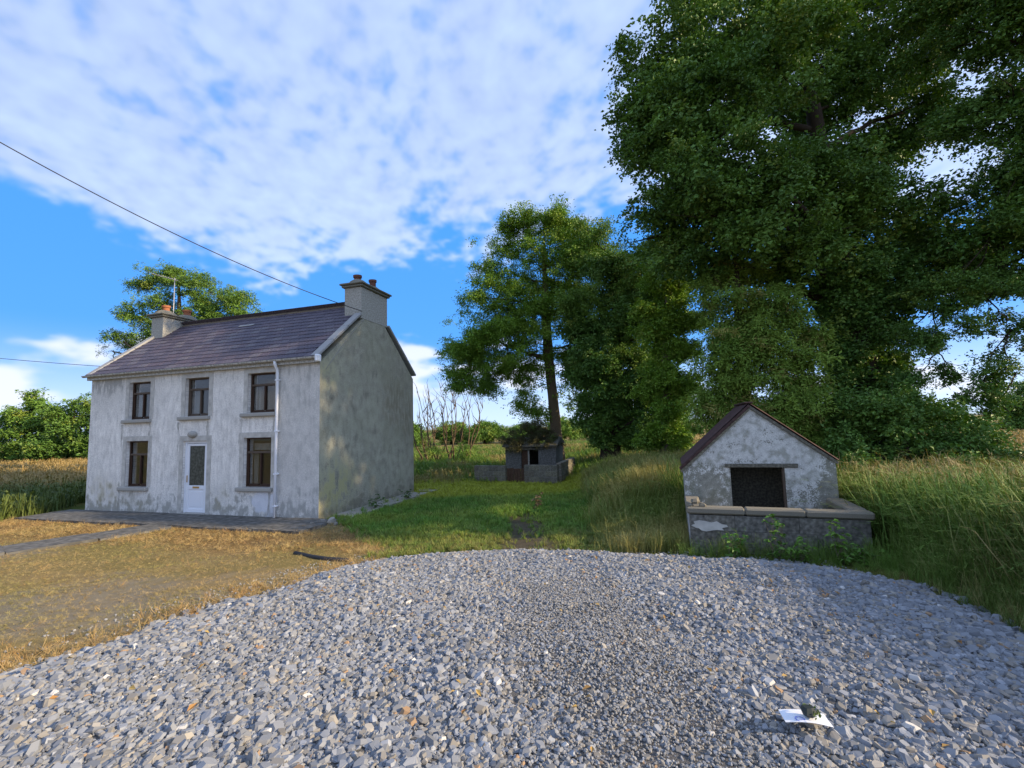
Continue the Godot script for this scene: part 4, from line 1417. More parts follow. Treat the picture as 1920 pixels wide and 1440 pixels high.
func build_trees() -> void:
	var broad := [leaf_clump(1, 9, 9, 0.21, 0.15, 0.1), leaf_clump(2, 9, 9, 0.20, 0.14, 0.15)]
	var fine := [leaf_clump(3, 10, 11, 0.20, 0.09, 0.2), leaf_clump(4, 10, 11, 0.19, 0.085, 0.25)]
	var ivy := [leaf_clump(5, 10, 9, 0.22, 0.20, 0.15), leaf_clump(6, 10, 9, 0.21, 0.19, 0.2)]
	var needles := [leaf_clump(7, 12, 12, 0.24, 0.075, 0.35, 0.55), leaf_clump(8, 12, 12, 0.22, 0.075, 0.4, 0.6)]
	var coarse := [leaf_clump(9, 9, 8, 0.24, 0.17, 0.1), leaf_clump(10, 9, 8, 0.25, 0.17, 0.1)]
	var deep := [Color(0.062, 0.145, 0.027), Color(0.135, 0.245, 0.042), Color(0.21, 0.30, 0.055)]
	var mid := [Color(0.09, 0.19, 0.030), Color(0.17, 0.285, 0.042), Color(0.25, 0.32, 0.055)]
	var fresh := [Color(0.13, 0.26, 0.026), Color(0.215, 0.345, 0.036), Color(0.27, 0.37, 0.05)]
	var olive := [Color(0.13, 0.235, 0.034), Color(0.24, 0.345, 0.05), Color(0.27, 0.26, 0.065)]

	# the great tree behind the gabled outhouse
	var foot := on_land(11.2, -14.3)
	var big := tree("broadleaf_tree", "huge dark broadleaf tree with ivy-wrapped trunk towering behind the gabled outhouse", [foot, Vector3(11.15, 3.0, -14.2), Vector3(10.7, 6.0, -14.1), Vector3(10.3, 9.0, -14.0), Vector3(10.0, 12.5, -13.9), Vector3(9.6, 16.0, -13.8)], [0.5, 0.42, 0.36, 0.28, 0.2, 0.08], LOBES_SYCAMORE, M.dark_bark, 101, 3)
	crown(big, "crown", LOBES_SYCAMORE, broad, M.leaf, 21.0, 0.55, deep, 102, 0.4, 0.38)
	crown(big, "trunk_ivy", LOBES_TRUNK_IVY, ivy, M.leaf, 30.0, 0.38, deep, 103, 0.3, 0.8, 1.0)
	# its neighbour at the edge of the field, whose boughs hang in from the right
	foot = on_land(16.0, -11.4)
	var over := tree("broadleaf_tree", "broadleaf tree at the field edge with thin boughs hanging low over tall grass", [foot, Vector3(15.9, 3.5, -11.5), Vector3(15.5, 7.0, -11.6), Vector3(15.0, 11.0, -11.7), Vector3(14.6, 14.5, -12.0)], [0.42, 0.34, 0.28, 0.2, 0.07], LOBES_OVERHANG + LOBES_HANGING, M.dark_bark, 111, 4, "tree", 0.45, 6.2)
	crown(over, "crown", LOBES_OVERHANG, broad, M.leaf, 17.0, 0.5, deep, 112, 0.35, 0.34)
	crown(over, "hanging_foliage", LOBES_HANGING, broad, M.leaf, 14.0, 0.34, deep, 113, 0.2, 0.2)
	# unseen tree added past the right edge, crown raised to shade the gable
	foot = on_land(19.5, -8.2)
	var shade_tree_lobes := []
	for k in 14:
		var a := k * 2.4
		shade_tree_lobes.append([19.5 + cos(a) * (1.2 + 1.5 * sin(k * 1.9)), 8.6 + k * 0.62, -7.6 + sin(a) * (2.0 + 1.4 * cos(k * 1.3)), 1.7 + 0.3 * sin(k * 2.7)])
	var belt := tree("broadleaf_tree", "added tall broadleaf tree out of view, shading the house gable", [foot, foot + Vector3(0.1, 4, 0), foot + Vector3(-0.1, 8, 0.1), foot + Vector3(0, 16.5, 0)], [0.45, 0.36, 0.26, 0.07], shade_tree_lobes, M.dark_bark, 310, 1)
	crown(belt, "crown", shade_tree_lobes, broad, M.leaf, 14.0, 0.6, deep, 320, 0.3, 0.4)
	# ash
	foot = on_land(2.2, -23.0)
	var ash := tree("ash_tree", "ash tree with bare warm brown trunk rising beside the plant-covered hut", [foot, Vector3(2.12, 2.5, -23), Vector3(1.95, 5.0, -23), Vector3(1.85, 8.0, -22.9), Vector3(1.9, 12.0, -23)], [0.33, 0.25, 0.25, 0.17, 0.05], LOBES_ASH, M.bark, 121, 4, "tree", 0.4, 6.0)
	crown(ash, "crown", LOBES_ASH.map(func(l): return [l[0], l[1], l[2], l[3] * 1.18]) + [[-2.6, 6.3, -23.0, 1.0], [-1.3, 5.2, -22.7, 0.9], [-0.6, 5.5, -23.2, 0.9], [0.3, 7.3, -23.4, 1.1]], fine, M.leaf, 19.0, 0.55, fresh, 122, 0.2, 0.2)
	# the dark ivy-laden tree
	foot = on_land(4.4, -21.0)
	var dark := tree("ivy_clad_tree", "dense dark ivy-clad tree standing just beyond the brown ash trunk", [foot, Vector3(4.5, 3.0, -21), Vector3(4.9, 6.0, -20.8), Vector3(5.0, 10.0, -20.8)], [0.42, 0.36, 0.28, 0.1], LOBES_DARK, M.dark_bark, 131, 2)
	crown(dark, "crown", LOBES_DARK.slice(0, 4) + LOBES_DARK.slice(9, 11), fine, M.leaf, 21.0, 0.55, mid, 132, 0.4, 0.3)
	crown(dark, "ivy", LOBES_DARK.slice(4, 9) + LOBES_DARK.slice(11), ivy, M.leaf, 19.0, 0.45, deep, 133, 0.45, 0.45)
	# bright ivy column
	foot = on_land(5.75, -17.5)
	var col := tree("ivy_clad_tree", "slender dead trunk wrapped in bright green ivy, rising from the grassy bank", [foot, Vector3(5.85, 3, -17.5), Vector3(6.1, 6, -17.5), Vector3(6.4, 9, -17.5)], [0.2, 0.17, 0.14, 0.05], LOBES_COLUMN, M.pale_bark, 141, 2)
	crown(col, "ivy", LOBES_COLUMN.map(func(l): return [l[0], l[1], l[2], l[3] * 1.3]), ivy, M.leaf, 20.0, 0.32, fresh, 142, 0.3, 0.3)
	# conifer
	foot = on_land(6.75, -13.2)
	var con := tree("conifer_tree", "olive green conifer with drooping sprays close behind the gabled outhouse roof", [foot, Vector3(6.75, 3.0, -13.2), Vector3(6.8, 6.0, -13.3), Vector3(6.9, 8.2, -13.4)], [0.24, 0.18, 0.12, 0.03], LOBES_CONIFER, M.dark_bark, 151, 6)
	crown(con, "crown", LOBES_CONIFER, needles, M.needle, 20.0, 0.48, olive, 152, 0.1, 0.34, 0.8)
	# undergrowth at the foot of the great tree
	foot = on_land(9.6, -11.3)
	var bush := tree("elder_bush", "dense dark bush massed at the foot of the huge ivy-wrapped trunk", [foot, foot + Vector3(0.05, 0.8, 0), foot + Vector3(0.1, 1.4, -0.1)], [0.09, 0.07, 0.03], LOBES_BUSH, M.dark_bark, 161, 3, "bush")
	crown(bush, "foliage", LOBES_BUSH, broad, M.leaf, 18.0, 0.42, deep, 162, 0.3, 0.45)
	# behind the house
	foot = on_land(-19.6, -27.0)
	var beh := tree("broadleaf_tree", "round-headed green tree standing behind the house's far chimney", [foot, Vector3(-19.7, 4, -27), Vector3(-19.9, 8, -27), Vector3(-20.1, 11.5, -27)], [0.4, 0.32, 0.22, 0.05], LOBES_BEHIND_HOUSE, M.bark, 171, 3)
	crown(beh, "crown", LOBES_BEHIND_HOUSE, fine, M.leaf, 20.0, 0.55, mid, 172, 0.25, 0.27)

	# hedgerow trees on the left, beyond the dry field
	var rng2 := RandomNumberGenerator.new()
	rng2.seed = 77
	var kinds := ["low rounded hedge tree at the left end of the far hedgerow by the field", "broad dark hedge tree beyond the tall dry grass of the field", "taller hedge tree with a ragged top beyond the dry field", "wide hedge tree with lit green top behind the dry field", "bushy hedge tree closing the far hedgerow behind the house wall"]
	var spots := [[-54.0, -43.0, 5.6], [-49.5, -42.0, 5.9], [-45.0, -42.5, 6.8], [-40.5, -42.0, 6.2], [-36.5, -42.5, 6.4], [-58.5, -43.5, 5.8]]
	for k in 6:
		var s: Array = spots[k]
		var label: String = kinds[k] if k < 5 else "hedge tree standing past the low rounded one along the far hedgerow"
		hedge_tree("hedge_tree", label, s[0], s[1], s[2], 3.1, coarse, [mid, deep][k % 2], 400 + k, "trees of the far hedgerow")
	# far hedgerow across the middle
	var n := 0
	for s in [[-14.0, -62.0, 3.2], [-9.0, -66.0, 3.0], [-4.0, -63.0, 3.3], [1.5, -66.0, 2.8], [6.5, -64.0, 3.4], [12.0, -67.0, 3.3], [17.5, -65.0, 4.0], [24.0, -66.0, 4.4], [31.0, -64.0, 4.2]]:
		hedge_tree("hedge_bush", "rounded hedge bush in the row across the fields behind the plant-covered hut", s[0], s[1], s[2], 2.9, coarse, mid, 430 + n, "hedge bushes across the fields")
		n += 1
	hedge_tree("field_tree", "lone dark green tree across the tan field beyond the hanging boughs", 46.5, -42.0, 5.2, 2.9, coarse, deep, 451, "")
	for s in [[40.0, -46.0, 3.4], [53.0, -44.0, 4.6], [35.0, -50.0, 3.0]]:
		hedge_tree("field_bush", "dark bush along the far edge of the tan field", s[0], s[1], s[2], 2.6, coarse, deep, 460 + n, "bushes along the tan field")
		n += 1
	# bare shrub with upright stems behind the gable
	foot = on_land(-4.0, -27.0)
	var shrub := thing("bare_shrub", "leafless many-stemmed shrub standing between the gable and the back wall", "shrub", foot)
	var rng := RandomNumberGenerator.new()
	rng.seed = 55
	for k in 19:
		var a := rng.randf() * TAU
		var start := Vector3(rng.randf_range(-1.3, 1.3), -0.1, rng.randf_range(-0.5, 0.5))
		var tip := start + Vector3(cos(a) * 0.5 + start.x * 0.5, rng.randf_range(2.6, 4.6), sin(a) * 0.5)
		var st := begin(true)
		var main := bend(start, tip, 0.0, rng, 8)
		tube(st, main, taper(0.055, 0.01, 9), 6)
		for j in 7:
			var from: Vector3 = main[rng.randi_range(3, 8)]
			tube(st, bend(from, from + Vector3(rng.randfn() * 0.4, rng.randf_range(0.4, 1.1), rng.randfn() * 0.4), 0.0, rng, 3), taper(0.022, 0.005, 4), 4)
		piece("stem", done(st), M.bark, shrub)
	crown(shrub, "foot_leaves", [[-4.6, 0.9, -27.0, 0.8], [-3.4, 0.8, -26.9, 0.8], [-2.8, 1.1, -27.2, 0.6], [-5.3, 1.2, -27.2, 0.6]], fine, M.leaf, 5.0, 0.4, mid, 560, 0.2, 0.4)
	# bramble and ivy rooted on the hut's roof
	var top := thing("roof_brambles", "tangle of brown bramble and green leaves covering the hut's roof", "plant", Vector3(0.72, 1.5, -20.9))
	crown(top, "foliage", [[0.2, 1.75, -20.8, 0.55], [0.75, 1.95, -21.0, 0.6], [1.3, 1.85, -20.9, 0.55], [0.9, 1.52, -20.3, 0.42], [0.2, 1.5, -20.4, 0.4], [1.5, 1.52, -20.3, 0.38], [-0.2, 1.62, -20.7, 0.42], [1.8, 1.6, -20.8, 0.42], [0.5, 2.25, -21.1, 0.35], [1.2, 2.3, -21.1, 0.35]], fine, M.leaf, 10.0, 0.28, [Color(0.06, 0.07, 0.025), Color(0.10, 0.085, 0.035), Color(0.12, 0.2, 0.03)], 561, 0.2, 0.5)
	var bs := begin(true)
	for k in 26:
		var p := Vector3(rng.randf_range(-0.9, 0.95), rng.randf_range(0.0, 0.3), rng.randf_range(-0.3, 0.5))
		tube(bs, bend(p, p + Vector3(rng.randfn() * 0.35, rng.randf_range(0.1, 0.55), rng.randfn() * 0.3), 0.1, rng, 4), taper(0.012, 0.004, 5), 4)
	piece("stems", done(bs), M.dark_bark, top)


func hedge_tree(called: String, label: String, x: float, z: float, tall: float, wide: float, clumps: Array, tones: Array, sd: int, group: String) -> void:
	var rng := RandomNumberGenerator.new()
	rng.seed = sd
	var f := on_land(x, z)
	var lobes := []
	for k in 9:
		var u := k / 8.0
		var a := k * 2.4
		var r := wide * (0.62 - 0.3 * u) * rng.randf_range(0.8, 1.15)
		lobes.append([x + cos(a) * wide * 0.55 * (1.0 - 0.5 * u), f.y + 0.9 + (tall - 1.6) * u, z + sin(a) * wide * 0.4, r])
	var t := tree(called, label, [f, f + Vector3(0.1, tall * 0.4, 0), f + Vector3(0, tall * 0.8, 0)], [0.2, 0.14, 0.04], lobes, M.dark_bark, sd, 1, "tree" if called.ends_with("tree") else "bush")
	if group: t.set_meta("group", group)
	crown(t, "crown", lobes, clumps, M.leaf, 12.0, 0.75, tones, sd + 1, 0.5, 0.5)


# ------------------------------------------------------------------ gravel
# an angular chip of crushed stone, about one unit across
func stone_mesh(sd: int, sides: int, thick: float) -> ArrayMesh:
	var rng := RandomNumberGenerator.new()
	rng.seed = sd
	var up := []
	var mid := []
	var low := []
	var tx := rng.randf_range(-0.25, 0.25)
	var tz := rng.randf_range(-0.25, 0.25)
	var long := rng.randf_range(0.62, 0.9)
	for k in sides:
		var a := TAU * (k + rng.randf_range(-0.32, 0.32)) / sides
		var r := 0.5 * rng.randf_range(0.8, 1.1)
		var p := Vector3(cos(a) * r, 0, sin(a) * r * long)
		mid.append(p + Vector3(0, rng.randf_range(-0.12, 0.12) * thick, 0))
		var s := rng.randf_range(0.55, 0.85)
		up.append(Vector3(p.x * s, 0.5 * thick + p.x * tx + p.z * tz, p.z * s))
		s = rng.randf_range(0.5, 0.8)
		low.append(Vector3(p.x * s, -0.5 * thick, p.z * s))
	var st := begin()
	for k in sides:
		var l := (k + 1) % sides
		quad(st, mid[l], mid[k], up[k], up[l])
		quad(st, low[l], low[k], mid[k], mid[l])
	for k in range(1, sides - 1):
		tri(st, up[0], up[k + 1], up[k])
		tri(st, low[0], low[k], low[k + 1])
	return done(st)


func build_gravel() -> void:
	var root := Node3D.new()
	root.name = "gravel"
	tag(root, "blue-grey crushed stone spread over the yard", "gravel", "", "stuff")
	add_child(root)
	var kinds := 12
	var shapes := []
	var where := []
	var cols := []
	for k in kinds:
		shapes.append(stone_mesh(500 + k, 5 + k % 3, [0.26, 0.36, 0.48, 0.3][k % 4]))
		where.append([])
		cols.append(PackedColorArray())
	var rng := RandomNumberGenerator.new()
	rng.seed = 15
	var tries := 230000
	for i in tries:
		var x := rng.randf_range(-5.2, 4.7)
		var z := rng.randf_range(-8.4, -0.3)
		var y := yard_depth(x, z)
		if y < -0.16 or (y < 0.0 and rng.randf() > 0.25): continue
		# the wheel-worn middle is finer
		var worn := smoothstep(1.15, 0.25, absf(x - 0.75 - (z + 3.0) * 0.10) + 0.4 * patch_noise.get_noise_2d(x * 1.4, z * 1.4)) * smoothstep(-6.6, -5.0, z)
		var s := clampf(exp(rng.randfn(-3.30, 0.40)), 0.016, 0.10)
		var edge := smoothstep(1.4, 0.2, y) + smoothstep(-3.2, -2.2, z) * smoothstep(-0.2, -1.0, x)
		s *= 1.0 + 0.25 * clampf(edge, 0.0, 1.0)
		if worn > 0.3:
			s *= lerpf(1.0, 0.62, worn)
		var h := ground_at(x, z)
		var lie := 0.17 + (0.5 if rng.randf() < 0.15 else 0.0)
		var b := Basis.from_euler(Vector3(rng.randfn() * lie, rng.randf() * TAU, rng.randfn() * lie)).scaled(Vector3(s, s * rng.randf_range(0.8, 1.2), s))
		var k := rng.randi_range(0, kinds - 1)
		where[k].append(Transform3D(b, Vector3(x, h + s * rng.randf_range(-0.04, 0.16), z)))
		var g := clampf(rng.randfn(0.225, 0.038), 0.10, 0.38)
		var c := Color(g * 0.94, g * 1.0, g * 1.10)
		if rng.randf() < 0.22 + worn * 0.2: c = Color(g * 1.06, g * 1.0, g * 0.90)
		if rng.randf() < 0.012: c = Color(0.30, 0.20, 0.12)
		if rng.randf() < 0.008: c = Color(0.50, 0.49, 0.47)
		cols[k].append(c)
	for k in kinds:
		many("stones", shapes[k], M.stone, where[k], cols[k], root)
	# dust-grey fines packed into the worn middle, and strays outside the edge
	var fw := []
	var fc := PackedColorArray()
	for i in 80000:
		var x := rng.randf_range(-4.6, 4.4)
		var z := rng.randf_range(-8.2, -1.2)
		var y := yard_depth(x, z)
		var worn := smoothstep(1.2, 0.2, absf(x - 0.75 - (z + 3.0) * 0.10) + 0.4 * patch_noise.get_noise_2d(x * 1.4, z * 1.4)) * smoothstep(-6.8, -5.2, z)
		if y < -0.9 or (y < 0.0 and rng.randf() > 0.10) or (y >= 0.0 and rng.randf() > maxf(worn, 0.35)): continue
		var s := rng.randf_range(0.010, 0.024) * (1.6 if y < 0.0 else 1.0)
		fw.append(Transform3D(Basis.from_euler(Vector3(rng.randfn() * 0.4, rng.randf() * TAU, rng.randfn() * 0.4)).scaled(Vector3.ONE * s), Vector3(x, ground_at(x, z) + s * 0.2 + 0.006 * worn, z)))
		var g := rng.randf_range(0.17, 0.31)
		fc.append(Color(g * 0.99, g, g * 1.0))
	many("fines", shapes[2], M.stone, fw, fc, root)
	# dead leaves and twig bits blown over it
	var leaf := begin()
	leaf_mesh_into(leaf, Vector3(-0.5, 0, 0), Vector3.RIGHT, Vector3.UP, 1.0, 0.55)
	var lw := []
	var lc := PackedColorArray()
	for i in 420:
		var x := rng.randf_range(-4.2, 4.2)
		var z := rng.randf_range(-7.8, -1.0)
		if yard_depth(x, z) < 0.1 or patch_noise.get_noise_2d(x * 1.8 + 9.0, z * 1.8) < -0.05: continue
		var s := rng.randf_range(0.03, 0.065)
		lw.append(Transform3D(Basis.from_euler(Vector3(rng.randfn() * 0.35, rng.randf() * TAU, rng.randfn() * 0.35)).scaled(Vector3.ONE * s), Vector3(x, ground_at(x, z) + 0.035, z)))
		lc.append(Color(0.30, 0.15, 0.05).lerp(Color(0.42, 0.30, 0.10), rng.randf()))
	var o := many("dead_leaves", done(leaf), M.grass, lw, lc)
	tag(o, "scattered brown dead leaves lying on the gravel", "dead leaves")


# ------------------------------------------------------------------ grass
func tuft_mesh(sd: int, blades: int, w: float, lean: float, seedy := 0.0) -> ArrayMesh:   # one unit tall
	var rng := RandomNumberGenerator.new()
	rng.seed = sd
	var st := begin(true)
	for k in blades:
		var a := rng.randf() * TAU
		var d := Vector3(cos(a), 0, sin(a))
		var base := Vector3(rng.randfn(), 0, rng.randfn()) * 0.11
		var h := rng.randf_range(0.55, 1.05)
		var out := lean * rng.randf_range(0.3, 1.2)
		var side := Vector3(-d.z, 0, d.x) * w * 0.5 * rng.randf_range(0.7, 1.2)
		var p1 := base + Vector3(0, h * 0.55, 0) + d * out * 0.25
		var p2 := base + Vector3(0, h * 0.92, 0) + d * out * 0.7
		var p3 := base + Vector3(0, h * (1.0 - lean * 0.12), 0) + d * out * 1.1
		quad(st, base - side, base + side, p1 + side * 0.9, p1 - side * 0.9)
		quad(st, p1 - side * 0.9, p1 + side * 0.9, p2 + side * 0.5, p2 - side * 0.5)
		tri(st, p2 - side * 0.5, p2 + side * 0.5, p3)
		if rng.randf() < seedy:      # a seed head
			var hd := (p3 - p2).normalized()
			for j in 7:
				var q := p2.lerp(p3, j / 6.0) + hd * 0.03
				var off := Vector3(rng.randfn(), rng.randfn() * 0.5, rng.randfn()) * 0.018
				tri(st, q - side * 1.1 + off, q + side * 1.1 + off, q + hd * 0.07 + off * 2.0)
	return done(st)


func sow(called: String, label: String, category: String, shapes: Array, sd: int, n: int, area: Rect2, pick: Callable) -> void:
	var rng := RandomNumberGenerator.new()
	rng.seed = sd
	var where := []
	var cols := []
	for s in shapes:
		where.append([])
		cols.append(PackedColorArray())
	for i in n:
		var x := rng.randf_range(area.position.x, area.end.x)
		var z := rng.randf_range(area.position.y, area.end.y)
		var got: Array = pick.call(x, z, rng)      # [height, colour, lean] or nothing
		if got.is_empty(): continue
		var h: float = got[0]
		var k := rng.randi_range(0, shapes.size() - 1)
		var b := Basis.from_euler(Vector3(rng.randfn() * float(got[2]), rng.randf() * TAU, rng.randfn() * float(got[2]))).scaled(Vector3(h, h * rng.randf_range(0.8, 1.15), h))
		where[k].append(Transform3D(b, Vector3(x, ground_at(x, z) - 0.01, z)))
		cols[k].append(got[1])
	var root := Node3D.new()
	root.name = numbered(called)
	tag(root, label, category, "", "stuff")
	add_child(root)
	for k in shapes.size():
		if where[k].size(): many("tufts", shapes[k], M.grass, where[k], cols[k], root)


func blocked(x: float, z: float) -> bool:      # built on
	var q := house_local(x, z)
	if q.x > -9.6 and q.x < 0.25 and q.y < 1.38 and q.y > -5.2: return true
	if q.x > 0.0 and q.x < 1.0 and q.y < -0.3 and q.y > -4.6 and fine_noise.get_noise_2d(x, z) < 0.32: return true
	var a := deg_to_rad(-STY_TURN)
	var dx := x - STY_AT.x
	var dz := z - STY_AT.z
	var s := Vector2(dx * cos(a) + dz * sin(a), -dx * sin(a) + dz * cos(a))
	if s.x > -0.03 and s.x < 2.5 and s.y < 0.06 and s.y > -3.9: return true
	if s.x > 2.4 and s.x < 2.85 and s.y < 0.3 and s.y > -1.5: return true
	for p in [[Vector2(-9.0, -11.9), Vector2(-10.6, -9.65)], [Vector2(-10.6, -9.65), Vector2(-12.8, -6.9)]]:
		if Geometry2D.get_closest_point_to_segment(Vector2(x, z), p[0], p[1]).distance_to(Vector2(x, z)) < 0.47: return true
	if Vector2(x - 0.72, z + 21.4).length() < 1.2: return true
	return false


func build_grass() -> void:
	var short := [tuft_mesh(1, 16, 0.07, 1.4), tuft_mesh(2, 16, 0.06, 1.8)]
	var straw := [tuft_mesh(3, 12, 0.05, 1.5), tuft_mesh(4, 12, 0.05, 1.8)]
	var green := [tuft_mesh(5, 14, 0.055, 0.6), tuft_mesh(6, 14, 0.05, 0.8)]
	var tall := [tuft_mesh(7, 15, 0.013, 0.35, 0.35), tuft_mesh(8, 15, 0.013, 0.5, 0.35), tuft_mesh(9, 13, 0.015, 0.65, 0.1)]
	var far := [tuft_mesh(10, 12, 0.045, 0.4, 0.4), tuft_mesh(11, 12, 0.05, 0.5, 0.2)]

	sow("dry_lawn", "short dry yellowed grass and moss on scraped ground before the house", "grass", short, 31, 110000, Rect2(-15.0, -14.0, 14.0, 13.0), func(x, z, rng):
		if yard_depth(x, z) > -0.05 or blocked(x, z) or lawn_share(x, z) < 0.4: return []
		var n := patch_noise.get_noise_2d(x * 0.9, z * 0.9)
		if n + rng.randf() * 1.0 < 0.1: return []
		var c := Color(0.42, 0.31, 0.14).lerp(Color(0.31, 0.27, 0.10), clampf(0.5 + n * 1.6 + rng.randfn() * 0.2, 0, 1))
		return [rng.randf_range(0.012, 0.034), c * rng.randf_range(0.6, 1.25), 0.5])
	sow("straw", "flattened golden straw along the yard edge and house front", "straw", straw, 32, 60000, Rect2(-15.0, -14.0, 16.5, 13.0), func(x, z, rng):
		var y := yard_depth(x, z)
		if y > 0.02 or blocked(x, z) or lawn_share(x, z) < 0.3: return []
		var n := patch_noise.get_noise_2d(x * 1.2 + 3.0, z * 1.2)
		var q := house_local(x, z)
		var edge := smoothstep(-0.75, -0.1, y + n * 0.5)
		var strip := smoothstep(3.2, 2.2, q.y + n * 1.3)
		if rng.randf() > maxf(maxf(edge, strip * 0.75), 0.025 + 0.14 * clampf(n, 0, 1)): return []
		var c := Color(0.46, 0.34, 0.15).lerp(Color(0.33, 0.20, 0.085), clampf(rng.randf() * 0.8 + n * 0.6, 0, 1))
		return [rng.randf_range(0.035, 0.085) * (1.0 + edge * 0.3), c * rng.randf_range(0.75, 1.25), 0.95])
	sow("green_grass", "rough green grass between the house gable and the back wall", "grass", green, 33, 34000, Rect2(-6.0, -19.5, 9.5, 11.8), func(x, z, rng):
		var y := yard_depth(x, z)
		if y > -0.05 or blocked(x, z): return []
		var l := lawn_share(x, z)
		if rng.randf() < l * 1.2: return []
		var n := patch_noise.get_noise_2d(x, z)
		var track := smoothstep(0.8, 0.3, absf(x - 0.25 - (z + 9.0) * 0.02 + n * 0.3)) * smoothstep(-13.0, -11.5, z)
		if rng.randf() < track * 0.93: return []
		var near := smoothstep(-11.0, -8.5, z)
		var c := Color(0.11, 0.24, 0.03).lerp(Color(0.22, 0.31, 0.045), clampf(0.4 + n * 1.3 + rng.randfn() * 0.2, 0, 1))
		c = c.lerp(Color(0.24, 0.19, 0.07), clampf(near * 0.55 + rng.randfn() * 0.2, 0, 0.9))
		c = c.lerp(Color(0.40, 0.42, 0.04), smoothstep(-14.4, -15.6, z) * 0.85)  # sunlit strip painted into the blade colour as a yellow band
		return [rng.randf_range(0.09, 0.2) * (1.0 - near * 0.35), c * rng.randf_range(0.8, 1.2), 0.25])
	sow("bank_grass", "long seeding grass on the bank left of the gabled outhouse", "grass", tall, 34, 14000, Rect2(1.2, -17.0, 6.0, 9.4), func(x, z, rng):
		if blocked(x, z) or yard_depth(x, z) > -0.1: return []
		var lip := smoothstep(1.3, 2.6, x + 0.12 * (z + 9.0))
		if rng.randf() > lip: return []
		var n := patch_noise.get_noise_2d(x, z)
		var c := Color(0.14, 0.20, 0.035).lerp(Color(0.38, 0.32, 0.11), clampf(0.45 + n * 1.2 + rng.randfn() * 0.25, 0, 1))
		return [rng.randf_range(0.34, 0.75) * lerpf(0.55, 1.0, smoothstep(-8.0, -10.5, z)), c, 0.14])
	sow("tall_grass", "tall green and straw-tipped meadow grass right of the yard wall", "grass", tall, 35, 19000, Rect2(2.4, -10.5, 8.7, 9.0), func(x, z, rng):
		var y := yard_depth(x, z)
		if blocked(x, z) or y > -0.05: return []
		var inner := smoothstep(0.0, 1.1, -y)
		if x < 3.5 and z < -7.4: return []
		# the strip at the foot of the yard wall stays low
		var strip := smoothstep(5.6, 4.9, x) * smoothstep(-7.4, -6.9, z) * smoothstep(-5.2, -5.9, z)
		var n := patch_noise.get_noise_2d(x, z)
		var c := Color(0.08, 0.155, 0.025).lerp(Color(0.19, 0.23, 0.055), rng.randf())
		if rng.randf() < 0.22 + 0.4 * smoothstep(5.5, 7.5, x) + n * 0.3: c = Color(0.43, 0.34, 0.16).lerp(Color(0.32, 0.25, 0.10), rng.randf())
		c = c.lerp(Color(0.12, 0.23, 0.03), maxf(strip * 0.8, 0.6 * smoothstep(6.9, 6.0, x) * smoothstep(-4.0, -5.5, z)))
		return [lerpf(0.16, rng.randf_range(0.6, 1.2), inner) * lerpf(1.0, 0.35, strip), c, 0.16])
	sow("back_grass", "green pasture behind the house and the low hut", "grass", far, 36, 22000, Rect2(-14.0, -48.0, 34.0, 29.5), func(x, z, rng):
		if blocked(x, z): return []
		var n := patch_noise.get_noise_2d(x * 0.5, z * 0.5)
		var c := Color(0.10, 0.20, 0.025).lerp(Color(0.19, 0.25, 0.04), clampf(0.5 + n * 1.4 + rng.randfn() * 0.2, 0, 1))
		if n > 0.18: c = c.lerp(Color(0.32, 0.24, 0.10), 0.7)
		return [rng.randf_range(0.18, 0.42), c, 0.2])
	sow("left_meadow", "uncut meadow left of the house, green at the foot and tan on top", "grass", far, 37, 26000, Rect2(-62.0, -44.0, 47.5, 31.0), func(x, z, rng):
		if blocked(x, z) or x > -14.6 + (z + 14.0) * 0.3: return []
		var n := patch_noise.get_noise_2d(x * 0.5, z * 0.5)
		var back := smoothstep(-17.0, -22.0, z + n * 3.0)
		var c := Color(0.07, 0.115, 0.025).lerp(Color(0.11, 0.14, 0.03), rng.randf()).lerp(Color(0.42, 0.29, 0.11).lerp(Color(0.30, 0.22, 0.08), rng.randf()), back)
		return [rng.randf_range(0.4, 0.75), c, 0.15])
	sow("right_meadow", "tan hay field beyond the bush on the right", "grass", far, 38, 20000, Rect2(11.0, -48.0, 50.0, 40.0), func(x, z, rng):
		var n := patch_noise.get_noise_2d(x * 0.4, z * 0.4)
		var c := Color(0.40, 0.28, 0.11).lerp(Color(0.20, 0.20, 0.06), clampf(0.3 + n * 1.5, 0, 1))
		return [rng.randf_range(0.35, 0.7), c, 0.15])


# broad-leaved weeds against the yard wall, each a plant of its own
func weed(called: String, label: String, x: float, z: float, h: float, spread: float, col: Color, sd: int, group := "") -> void:
	var rng := RandomNumberGenerator.new()
	rng.seed = sd
	var t := thing(called, label, "plant", on_land(x, z), 0.0, group)
	var stems := begin(true)
	var where := []
	var cols := PackedColorArray()
	for k in 6:
		var a := rng.randf() * TAU
		var tip := Vector3(cos(a) * spread * rng.randf_range(0.2, 1.0), h * rng.randf_range(0.6, 1.0), sin(a) * spread * rng.randf_range(0.2, 1.0))
		var line := bend(Vector3(0, -0.02, 0), tip, 0.0, rng, 5)
		tube(stems, line, taper(0.006, 0.002, 6), 5)
		for j in range(1, 6):
			for q in 4:
				var p: Vector3 = line[j]
				var s := rng.randf_range(0.05, 0.10)
				where.append(Transform3D(Basis.from_euler(Vector3(rng.randfn() * 0.4, rng.randf() * TAU, rng.randf_range(-0.5, 0.35))).scaled(Vector3.ONE * s), p))
				cols.append(col * rng.randf_range(0.75, 1.3))
	piece("stems", done(stems), M.pale_bark, t)
	var leaf := begin()
	leaf_mesh_into(leaf, Vector3.ZERO, Vector3.RIGHT, Vector3.UP, 1.0, 0.6)
	many("leaves", done(leaf), M.leaf, where, cols, t)


